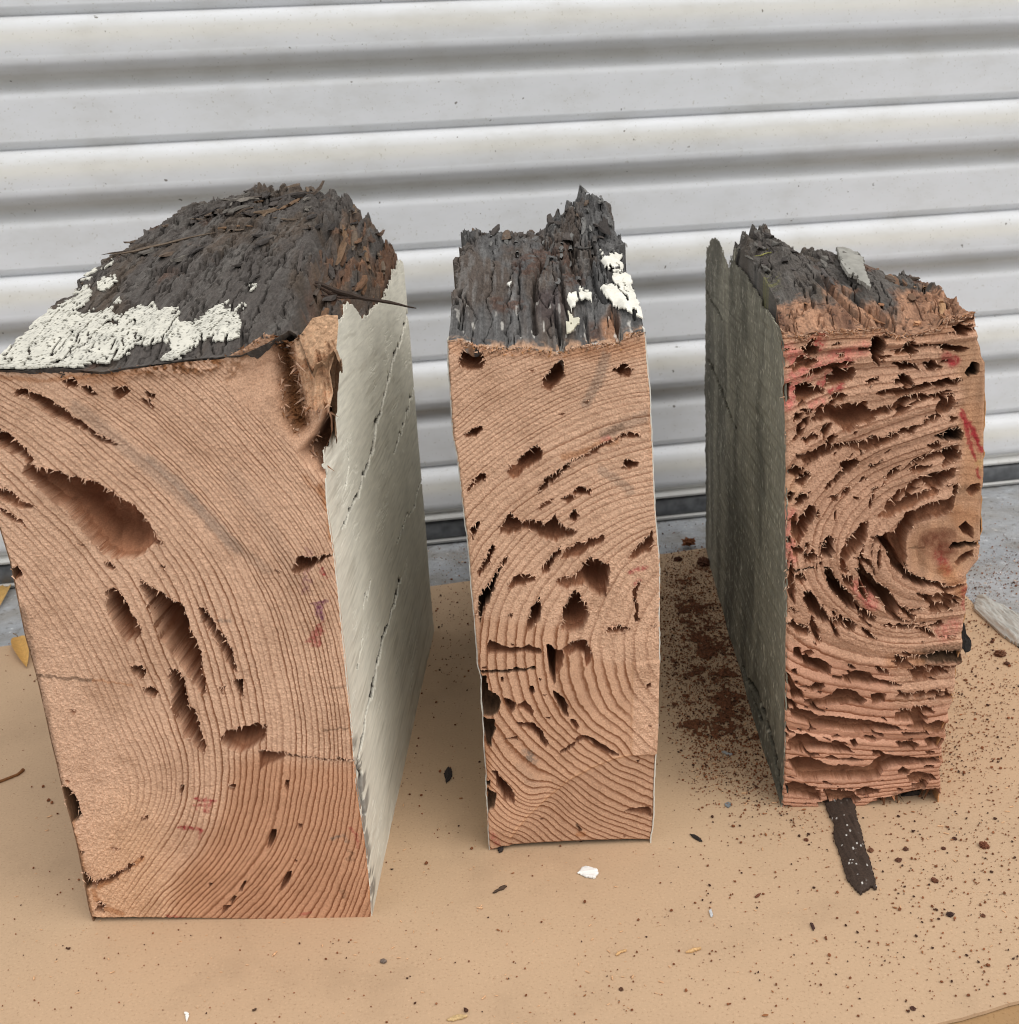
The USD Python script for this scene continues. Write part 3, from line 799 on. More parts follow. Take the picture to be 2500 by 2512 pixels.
fl.cut("""Z2 d13 e7 : 65,205 75,185 130,195 200,225 260,260 320,305 380,345 440,385 495,420 490,425 430,405 370,365 300,330 230,300 160,250 110,215 75,222
Z2 d24 e16 : 100,545 125,500 160,520 230,535 300,560 360,580 420,585 450,615 500,645 560,680 615,730 640,775 690,845 640,852 600,890 560,905 490,905 440,880 410,850 350,770 300,710 240,670 170,610 130,570
Z2 d10 e3 : 430,880 450,800 468,710 492,700 480,780 470,860
Z2 d14 e4 : -40,335 30,375 70,410 110,450 140,480 120,500 90,470 40,440 -40,415
Z2 d10 e6 : -40,590 60,640 110,670 150,690 100,690 40,665 -40,640
Z2 d6 : 0,690 60,730 110,775 50,740 0,705
Z2 d25 e9 : 455,1050 490,1040 520,1065 545,1110 560,1150 600,1205 590,1245 545,1260 500,1200 465,1120
Z2 d32 e12 : 600,1000 640,1030 690,1060 740,1090 775,1110 795,1170 820,1240 840,1270 855,1310 870,1400 880,1480 860,1485 830,1440 790,1380 740,1320 700,1260 670,1190 640,1110 610,1050
Z2 d20 e5 : 855,1125 885,1130 910,1180 945,1230 985,1290 1005,1350 1015,1390 995,1385 960,1320 915,1240 870,1165
Z2 d14 : 570,1370 610,1375 620,1410 600,1425 580,1400
Z2 d12 : 615,1465 655,1465 680,1490 650,1500 625,1485
Z2 d14 : 1000,1435 1040,1430 1035,1470 1045,1500 1015,1475
Z2 d5 : 945,1465 960,1465 955,1485
Z2 d18 e5 : 1258,955 1275,910 1310,905 1360,905 1410,890 1420,905 1370,925 1330,950 1280,970
Z2 d8 : 630,200 660,205 655,220 635,215
Z2 d4 : 610,230 640,235 655,265 630,255
Z2 d7 : 360,180 385,175 415,205 390,208
Z2 d6 : 270,150 310,145 330,170 290,172
Z2 d7 e6 : 480,180 530,175 555,190 510,232
Z2 d8 : 450,930 475,925 490,955 470,950
Z2 d5 : 690,945 706,945 702,960
Z2 d4 : 1180,960 1200,962 1196,975
Z2 d3 : 340,850 358,852 350,860
Z2 d8 : 40,955 75,950 95,985 60,995
Z3 d26 e8 : 725,255 760,260 790,290 800,360 805,400 835,440 850,490 880,570 875,610 850,590 820,550 790,530 780,490 750,430 740,360 735,300
Z3 d16 e8 : 950,545 975,520 1010,510 1050,500 1110,485 1140,495 1140,530 1110,560 1080,580 1030,600 990,580 960,565
Z3 d8 e6 j6 : 1110,595 1160,600 1230,615 1200,640 1150,655 1115,680 1120,640
Z3 d4 j4 w4 : 1200,608 1280,620 1360,630 1520,642
Z3 d6 j4 : 980,740 1010,745 1005,770 988,760
Z3 d6 j4 : 775,745 790,745 780,790 770,770
Z3 d6 j4 : 1225,725 1240,725 1232,770 1222,750
Z3 d8 j4 : 1165,940 1185,935 1180,970 1160,1015 1145,1015 1155,970
Z3 d8 j4 : 1230,1120 1250,1115 1245,1150 1215,1190 1195,1195 1215,1160
Z3 d8 j4 : 1045,1160 1055,1155 1040,1200 1025,1200
Z3 d6 j4 : 1003,1222 1014,1225 995,1252 988,1240
Z3 d5 j4 : 960,1265 990,1262 970,1285 950,1290
Z3 d5 j4 : 1282,912 1296,914 1290,930 1280,926
Z3 d5 j4 : 895,1165 908,1168 900,1180
Z3 d5 j4 : 1262,1065 1275,1068 1268,1080
Z3 d4 j4 : 605,885 632,876 630,892 610,900
Z3 d3 j4 : 468,1015 520,1018 500,1028
Z3 d6 j4 : 600,1050 618,1052 606,1066
Z3 d6 w12 : 400,1165 480,1148 540,1107 570,1085
Z3 d9 : 395,1150 420,1160 410,1185 390,1178
Z3 d10 : 420,1250 450,1255 440,1290 415,1280
Z3 d5 j4 : 460,1130 485,1128 480,1150
Z3 d5 b : 345,1030 356,1032 352,1048
Z3 d24 b e3 : 258,760 290,755 318,790 328,830 345,855 332,892 318,905 290,900
Z3 d12 g : 340,1120 372,1130 385,1180 362,1190
Z3 d3 j4 : 280,725 300,728 290,740
Z3 d3 j4 : 300,420 325,425 318,445
Z3 d6 j4 : 1110,1318 1130,1320 1118,1332""", rough)
# the eaten corner: a recessed facet, a channel of pellets, a lump of yellowish wood and a dark gap behind the painted shell
rec, sl = fl.mask(pts('Z1', '950,945 1000,860 1060,790 1130,720 1260,760 1300,690 1500,600 1500,1340 1395,1360 1330,1300 1220,1180 1120,1090 1000,1000'), 10)
R0 = np.zeros(fl.x.shape); R0[sl] = rec
edl = distance_transform_edt(R0) * fl.cell
fac = ss(0, .030, edl) * .012
def soft_mask(text, s=4):
    m, sl = fl.mask(pts('Z1', text), 16)
    a = np.zeros(fl.x.shape)
    if m is not None: a[sl] = m
    return gaussian_filter(a, s)
ch = soft_mask('1150,735 1245,785 1262,900 1272,960 1290,1040 1325,1140 1250,1170 1205,1060 1185,900 1165,800', 4)
fleshm = soft_mask('1250,800 1300,700 1350,620 1460,640 1445,800 1412,900 1425,990 1400,1055 1350,1085 1292,1045 1265,930', 6)
gap = soft_mask('1300,1240 1345,1180 1395,1085 1420,1180 1400,1240 1392,1290 1400,1340 1340,1280', 4)
lump = fbm(fl.q * np.array([380, 55, 1]) + .7 * fbm(fl.q * 90, 2, 50)[..., None], 4, 51) - .5
grit = fbm(fl.q * 900, 2, 52) - .5
fl.depth = np.maximum(fl.depth, fac + .006 * ch * (1 + 1.0 * grit) - .006 * fleshm + .013 * fleshm * (lump + .08) + .022 * gap)
for mk, col, n_ in ((R0 * .9, C_WOOD * np.array([.93, .90, .88]), 0), (ch, C_GRIT, 1.3), (fleshm, C_WOOD * np.array([1.0, 1.0, .92]), .7), (gap, srgb(120, 84, 60), 0)):
    k = np.clip(mk, 0, 1)[..., None]
    fl.tint = fl.tint * (1 - k) + col * (1 + n_ * grit + .25 * lump)[..., None] * k
amp = amp * (1 - np.clip(R0, 0, 1))
gritline = soft_mask('500,900 640,870 780,850 870,790 960,800 980,860 900,900 800,910 640,915 520,915', 5)
gritr = soft_mask('960,940 980,850 1050,770 1100,740 1110,790 1060,850 1000,940', 5) * .7
for mk in (gritline, gritr):
    k = np.clip(mk * ss(.40, .55, fbm(fl.q * 500, 3, 54)), 0, 1)[..., None]
    fl.tint = fl.tint * (1 - k) + C_GRIT * (1 + 1.4 * grit)[..., None] * k
fl.build(block_l, ph, amp, rough, extra=-.0012 * gritline * (1 + grit))
fl.fibres(block_l, rough, 620, 11)
edge_fuzz(FL, fl, block_l, 240, 31, [C_WOOD * .8, C_GRIT, C_CHAR])
gi = np.argwhere((np.maximum(gap, np.maximum(ch, fleshm)) > .3) & (np.maximum(gap, np.maximum(ch, fleshm)) < .7) & (fl.v < .985))
rr = np.random.default_rng(77)
gi = gi[rr.choice(len(gi), 110, replace=False)]
bb_ = fl.fr.P(fl.x[gi[:, 0], gi[:, 1]], fl.depth[gi[:, 0], gi[:, 1]], fl.z[gi[:, 0], gi[:, 1]])
dd_ = -FL.ey * rr.uniform(.1, .8, (110, 1)) + FL.ez * rr.normal(-.3, .6, (110, 1)) + FL.ex * rr.normal(0, .5, (110, 1))
dd_ /= np.linalg.norm(dd_, axis=1, keepdims=True)
spikes(block_l, bb_, dd_, .0018 + .0055 * rr.random(110) ** 2, rr.uniform(.0003, .0009, 110), rr, np.array([C_WOOD, C_WOOD * .7, srgb(150, 104, 70) * .8])[rr.integers(0, 3, 110)], name='corner_fibres')
e = FL.front(path_px("Z2 : 1405,700 1425,830 1440,950\nZ3 : 1460,0 1505,450 1530,750 1570,1000 1600,1320"))

def tint_l(xx, yy, uu, px, d):
    t = char_tint(101, base=srgb(78, 72, 67), brown=srgb(80, 69, 59))(xx, yy, uu, px, d)
    q = np.stack([xx, yy, 0 * xx], -1)
    bd = .895 - .15 * ss(0, .3, yy)
    tr = ss(-.01, .05, uu - bd + .06 * (fbm(q * 60, 3, 3) - .5))
    og = ss(.5, .62, fbm(q * np.array([160, 40, 1]), 3, 19))[..., None]
    rot = (srgb(84, 68, 55) * (1 - og) + srgb(110, 78, 56) * og) * (.45 + 1.1 * fbm(q * np.array([400, 30, 1]), 3, 9))[..., None]
    a = (tr * ss(.35, .6, fbm(q * np.array([220, 20, 1]), 3, 8)) * .85)[..., None]
    t = t * (1 - a) + rot * a
    pale = (tr * ss(.08, .02, yy))[..., None]
    return t * (1 - .7 * pale) + srgb(186, 150, 116) * .8 * .7 * pale
def trough_l(xx, yy, uu, px):
    q = np.stack([xx, yy, 0 * xx], -1)
    s = uu + .15 * ss(0, .3, yy) - .035 + .035 * (fbm(q * np.array([10, 55, 1]), 3, 71) - .5) * 2
    cr = np.zeros(xx.shape)
    for o, ln in traced("""Z1 w7 d4 : 908,380 880,420 850,450 820,500 795,548 760,600
Z1 w7 d5 : 668,632 640,680 610,730 585,770
Z1 w6 d4 : 400,630 350,690 305,745
Z1 w6 d4 : 1190,290 1150,360 1110,430
Z1 w5 d3 : 560,600 530,640
Z1 w8 d5 : 1000,330 960,380 930,430
Z1 w7 d4 : 700,290 660,330 620,360
Z1 w9 d5 : 900,300 1000,270 1080,262 1170,280
Z1 w6 d4 : 640,470 720,460 800,470"""):
        cr -= o['d'] * 1e-3 * ss(o['w'], o['w'] * .15, near_line(ln, px + (fbm(q * 240, 3, 5)[..., None] - .5) * 22))
    return cr - .013 * ss(.86, .90, s) * ss(.33, .24, yy) + .008 * (fbm(q * np.array([300, 22, 1]), 3, 73) - .5) * ss(.86, .92, s) * 2
ctl = []
for uu_, zz_ in ((0, (.2905, .3065, .324, .3405, .3470, .338)), (.25, (.2905, .307, .325, .343, .3530, .348)), (.55, (.292, .308, .326, .344, .3570, .354)), (.76, (.293, .308, .325, .341, .3480, .345)), (.88, (.283, .300, .316, .330, .3330, .328)), (1, (.262, .276, .292, .302, .305, .299))):
    for y_, z_ in zip((0, .07, .14, .24, .33, .356), zz_):
        ctl.append((uu_ * FL.w, y_, z_))
top_l = top_sheet(FL, fl, ctl, 300, 290, .352, block_l, 200, tint_l, lambda x, y, u: .16 + .84 * np.maximum(ss(.19, .28, y), ss(.78, .86, u)), crest=.006, holes=trough_l, inr=.0025, lip=-.0016, fup=.0012, lipdrop=lambda b: .0012 + .006 * np.clip(fbm(b * np.array([95, 0, 0]), 3, 5) - .42, 0, 1) + .002 * fbm(b * 400, 2, 6))
PAINT_L = [pts('Z1', '-100,760 0,745 60,715 120,680 170,655 250,625 300,595 340,560 375,520 400,560 385,600 330,640 360,650 430,650 480,610 520,560 525,590 480,640 500,660 570,640 610,620 650,620 665,590 675,640 700,630 740,625 775,640 770,680 830,690 880,660 930,620 960,600 985,590 960,640 1000,640 1050,600 1060,615 1020,650 1040,700 1030,740 1000,770 930,770 860,775 800,830 740,860 690,860 740,800 700,770 640,790 590,785 520,860 470,880 390,870 320,890 250,880 160,900 60,900 -100,890'),
           pts('Z1', '410,540 440,495 500,490 515,515 480,545 440,560'), pts('Z1', '320,515 380,470 440,440 500,420 490,440 420,480 350,520'), pts('Z1', '885,590 900,570 918,580 900,592'), pts('Z1', '965,540 985,505 1002,505 990,540'),
           pts('Z1', '1065,560 1085,530 1112,525 1095,555'), pts('Z1', '1110,580 1130,550 1145,550 1125,590'), pts('Z1', '1050,665 1070,640 1080,650 1065,670'), pts('Z1', '1210,665 1225,640 1242,642 1225,668'), pts('Z1', '960,200 972,198 974,230 962,235')]
def craze(q, px):
    g = np.stack([q[..., 0] * 380, q[..., 1] * 95, 0 * q[..., 0]], -1)
    a = np.abs(fbm(g, 3, 91) - .5)
    b = np.abs(fbm(g * np.array([.5, 1.6, 1]), 3, 95) - .5)
    c_ = np.abs(fbm(np.stack([q[..., 0] * 90, q[..., 1] * 14, 0 * q[..., 0]], -1), 3, 97) - .5)
    return (c_ > .006) & (a > .006)
flake(top_l, PAINT_L, 'crazed_paint', block_l, paint_chip, srgb(222, 218, 203) * .80, lift=.0008, thick=.0007, crack=craze, shade=lambda q, px: .28 + .72 * ss(.004, .020, np.minimum(np.abs(fbm(q * np.array([620, 130, 1]), 3, 191) - .5), 1.6 * np.abs(fbm(q * np.array([300, 300, 1]), 3, 195) - .5))), jag=14, seed=3, label='crazed white paint', kind='stuff')

def rough_side_l(yy, zz, px):
    q = np.stack([yy, zz, 0 * yy], -1)
    d = np.full(yy.shape, 1e9); wd = np.zeros(yy.shape)
    for o, ln in traced("""Z1 w7 : 1762,600 1735,690 1700,800 1660,960 1640,1030 1610,1130 1590,1240 1560,1340 1520,1450 1470,1570
Z1 w5 : 1800,900 1760,1010 1725,1140 1690,1240
Z1 w3 : 1490,1190 1490,1330 1485,1400
Z1 w3 : 1830,1300 1790,1400 1770,1500
Z1 w2.5 : 1430,880 1437,940 1420,970
Z2 w4 : 1590,1000 1560,1120
Z2 w6 : 1720,990 1680,1130 1650,1240 1625,1340 1600,1440 1575,1560
Z2 w3 : 1760,700 1700,840
Z3 w8 : 1650,70 1622,220 1600,330 1570,450 1545,600 1525,700
Z3 w3 : 1560,120 1530,240
Z3 w10 : 1540,640 1550,740 1560,860"""):
        a = near_line(ln, px + (fbm(q * 120, 3, 5)[..., None] - .5) * 13)
        k = ss(o['w'] * .52, o['w'] * .2, a)
        wd = np.maximum(wd, k * (.6 + .4 * fbm(q * 60, 2, 4)))
    tick = ss(.055, .035, np.abs(fbm(np.stack([yy * 45, zz * 420, 0 * yy], -1), 3, 6) - .5)) * ss(.60, .70, fbm(np.stack([yy * 30, zz * 60, 0 * yy], -1), 3, 7))
    return .0026 * wd + .00018 * tick + .0003 * (fbm(np.stack([yy * 25, zz * 160, 0 * yy], -1), 3, 8) - .5) + .0008 * (fbm(np.stack([yy * 9, zz * 30, 0 * yy], -1), 2, 9) - .5)
def tint_side_l(yy, zz, px, h):
    q = np.stack([yy, zz, 0 * yy], -1)
    t = np.tile(srgb(226, 221, 205) * .92, yy.shape + (1,))
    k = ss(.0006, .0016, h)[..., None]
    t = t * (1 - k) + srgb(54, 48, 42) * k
    # grey bare wood where the paint has gone along the front arris, low down
    w = region("Z3 : 1510,520 1545,560 1585,760 1575,900 1610,1150 1612,1240 1600,1290 1560,960 1530,760", px, 3)[..., None] * (ss(.45, .58, fbm(q * np.array([60, 400, 1]), 3, 12)))[..., None]
    t = t * (1 - .85 * w) + srgb(126, 120, 112) * .85 * w
    g = fbm(np.stack([yy * 16 + fbm(q * 30, 2, 3), zz * 420, 0 * yy], -1), 3, 14)
    gr = (ss(.56, .72, g) * ss(.4, .7, fbm(q * 26, 3, 16)))[..., None]
    t = t * (1 - .30 * gr) + srgb(150, 140, 122) * .30 * gr
    return t * (.88 + .22 * fbm(q * 30, 4, 11))[..., None]
PANEL_L = np.vstack([pts('Z3', '1560,1360 1530,1000 1490,750 1465,450 1420,0'), pts('Z2', '1400,950 1385,830 1375,700 1382,600'), pts('Z1', '1398,1330 1378,1290 1385,1240 1415,1200 1410,1090 1408,1040 1425,990 1408,900 1440,800 1450,690 1490,600 1510,600 1540,640 1555,670 1590,630 1640,590 1660,540 1690,460 1720,412 1742,440 1760,480 1790,560'), pts('P', '1150,700 1150,2400')])
side_sheet(FL, FL.w, lambda z: fl.frr(np.minimum(z, .24)), .318, 400, 520, PANEL_L, rough_side_l, tint_side_l, -1.0, .004, 'painted_side', paint_side, block_l, label='white painted side with long grain cracks')
side_sheet(FL, 0, fl.fl, .289, 40, 60, None, lambda y, z, p: 0 * y, lambda y, z, p, h: np.tile(srgb(112, 84, 62), y.shape + (1,)), 1.0, .003, 'side_face', grey_side, block_l)
core(FL, fl, block_l, .262, fibre_mat, C_DARK * 1.2, inset=.006)
DARKS = [C_CHAR, C_CHAR * .7, srgb(88, 74, 62), srgb(104, 98, 90)]
ORNG = [srgb(84, 64, 50), srgb(72, 58, 48), srgb(98, 72, 52), C_CHAR, C_CHAR]
splinters(FL, top_l, block_l, 60, 5, .24, .352, DARKS + [srgb(110, 92, 74)], (.014, .045), .35, .12, .85)
splinters(FL, top_l, block_l, 34, 6, .10, .34, ORNG, (.010, .030), .6, .80, .97)
splinters(FL, top_l, block_l, 26, 8, .10, .30, DARKS, (.012, .040), .12, .0, .8)

for k, (ln, rd) in enumerate((('470,408 560,395 700,360 840,318 930,300', .0013), ('440,400 600,380 720,352', .0010), ('920,285 1000,280 1085,282', .0017), ('960,300 1050,294', .0012), ('1000,168 1100,152 1215,150', .0018),
        ('1060,182 1150,166 1222,158', .0014), ('1170,240 1230,252 1290,250', .0012), ('1420,330 1440,420 1448,490', .0022), ('1462,250 1480,330 1445,470', .0026), ('1502,240 1520,330 1515,400', .0024),
        ('1385,470 1350,570 1335,640', .0016), ('1560,350 1570,420 1590,480', .0018), ('1620,380 1640,440 1650,500', .0018), ('880,240 940,225 1000,230', .0016), ('1300,150 1240,190 1180,215', .0016), ('760,255 830,245 880,255', .0012))):
    sheet_sliver(top_l, pts('Z1', ln), rd, [srgb(98, 84, 70), srgb(74, 64, 56), srgb(108, 84, 62)][k % 3], block_l, seed=k)
# ================================================================== middle block
block_m = thing('timber_block', 'narrow middle timber block with charred grey top, loose white paint flakes and bored sawn end', 'timber block', 'sawn timber blocks standing in a row')
fm = Face(FM,
    path_px("""Z4 : 262,960 268,1180 282,1400 300,1700
Z5 : 290,50 330,330 365,640 400,900 415,1080 430,1280 450,1500 465,1640
Z6 : 465,350 490,450 500,700 510,900 525,1100 530,1300 540,1500 548,1618"""),
    path_px("""Z4 : 1605,1000 1620,1200 1640,1400 1650,1650
Z5 : 1645,100 1660,400 1670,640 1685,850 1700,1000 1705,1200 1700,1400 1705,1640
Z6 : 1700,350 1695,500 1690,800 1675,1050 1665,1300 1660,1470 1640,1552"""),
    path_px("Z6 : 540,1616 560,1616 640,1592 900,1572 1200,1558 1500,1550 1640,1553"),
    path_px("Z4 : 255,1075 350,1060 420,1080 480,1105 560,1112 700,1125 800,1112 900,1135 1020,1152 1100,1118 1250,1092 1430,1080 1470,1030 1610,1000"), .00034)
RING_M = """Z6 f1 : 560,50 545,320 555,450 590,600 640,700 740,820 850,930 960,1030 1060,1120
Z6 f3 : 665,50 655,330 680,500 720,620 800,750 900,860 1010,950 1130,1050
Z6 f5 : 800,100 795,330 830,520 880,670 980,800 1090,900 1230,1010
Z6 f8 : 1010,100 1020,400 1060,560 1130,680 1230,780 1330,850 1420,900 1505,940
Z6 f10 : 1170,200 1185,330 1210,480 1260,610 1340,720 1420,780 1515,840
Z6 f12 : 1330,200 1345,340 1380,480 1430,590 1515,690
Z6 f14.5 : 1500,200 1530,400 1580,520 1680,600
Z6 f-3 : 520,930 600,1060 700,1170 800,1265 870,1320
Z6 f-5 : 530,1010 640,1120 760,1230 840,1330
Z6 f-10 : 545,1230 640,1330 740,1430
Z6 f-14 : 548,1440 610,1500 660,1545
Z6 f1 : 1110,1150 1200,1230 1400,1340 1660,1430
Z6 f3 : 1220,1095 1300,1170 1450,1250 1660,1330
Z6 f5 : 1310,1045 1400,1110 1530,1160 1665,1220
Z6 f7 : 1400,1005 1500,1040 1670,1100
Z6 f9 : 1500,975 1675,1030
Z6 f-2 : 1030,1190 1150,1310 1350,1420 1660,1520
Z6 f-5 : 950,1265 1050,1370 1200,1480 1400,1560
Z6 f-10 : 820,1390 900,1480 1000,1560
Z6 f-14 : 710,1535 740,1570
Z5 f1 : 560,1424 600,1300 680,1150 800,1000 950,850 1100,740 1300,620 1500,560 1660,540
Z5 f9 : 1120,1480 1200,1250 1330,1060 1500,920 1690,830
Z5 f5 : 800,1500 850,1330 960,1150 1120,970 1300,840 1500,740 1680,690
Z5 f13 : 1450,1640 1440,1500 1500,1300 1580,1150 1690,1050
Z5 f-3 : 440,1250 520,1080 640,930 800,760 1000,620 1250,480 1500,400 1660,370
Z5 f-8 : 385,850 500,700 700,520 950,350 1200,240 1450,150 1640,110
Z5 f-16 : 340,420 500,290 700,150 900,30
Z4 f-16 : 1000,1490 1200,1400 1450,1330 1640,1300
Z4 f-26 : 290,1640 450,1500 650,1370 900,1250 1150,1170 1400,1110
Z4 f-34 : 275,1330 400,1240 560,1140"""
ph = interp_ring(RING_M, fm.px, .004)
ph = ph + .35 * (fbm(fm.q * 110, 3, 62) - .5)
sm = region("Z6 : 400,30 1060,110 1110,170 1100,270 1240,290 1340,340 1510,350 1505,970 1700,980 1700,1640 400,1640", fm.px, 5)
fresh = region("Z6 : 1520,360 1700,100 1700,980 1520,970\nZ5 : 900,1480 1200,1000 1700,1000 1705,1640 1450,1640 1300,1590 1100,1560", fm.px, 14)
amp = np.clip(.56 + .42 * sm - .22 * fresh, 0, 1) * (.65 + .6 * fbm(fm.q * 80, 3, 20))
amp = np.clip(amp, 0, 1)
rough = np.clip(.62 - .50 * sm + .30 * fresh, .08, 1)
fm.tint = C_WOOD * (1 - .45 * sm[..., None]) + C_WOODR * .45 * sm[..., None]
fm.stain("""Z4 c7 w40 a30 : 265,1090 400,1130 560,1130 800,1130 1000,1160 1250,1110 1600,1060
Z4 c7 w60 a35 : 1100,1130 1300,1150 1600,1120
Z4 c4 w36 a45 : 1330,1170 1290,1330 1200,1480
Z4 c4 w40 a35 : 1330,1690 1450,1640 1620,1560
Z5 c5 w18 a45 : 1330,190 1400,150 1450,130
Z5 c3 w26 a55 : 1060,330 1150,310 1300,250 1400,230
Z5 c4 w30 a35 : 1300,420 1400,480 1500,560
Z5 c1 w16 a55 p50 : 1500,1110 1560,1085 1600,1075
Z5 c1 w12 a45 p50 : 1540,1190 1570,1160
Z5 c8 w20 a45 p40 : 1320,220 1350,210
Z4 c7 w22 a30 : 1620,1050 1640,1400 1655,1900
Z5 c5 w9 a45 : 285,0 330,330 365,640 400,900
Z4 c5 w10 a50 : 262,960 270,1200 290,1550
Z6 c4 w26 a50 p50 : 830,960 830,1000
Z6 c4 w24 a35 p50 : 790,940 860,1010
Z6 c4 w40 a18 : 760,1060 860,1180
Z6 c3 w34 a45 : 500,430 510,800 540,1250
Z6 c1 w20 a45 p40 : 560,1490 600,1560
Z6 c5 w9 a90 : 490,406 600,402 700,398 780,392
Z6 c5 w5 a80 : 760,394 850,386
Z6 c5 w10 a85 : 1145,1455 1160,1475
Z6 c7 w18 a80 : 1150,1510 1185,1510
Z6 c6 w8 a70 : 680,1540 800,1390 960,1240 1100,1130 1250,1050 1400,990 1520,968
Z6 c6 w6 a50 : 1517,350 1512,600 1506,960""")
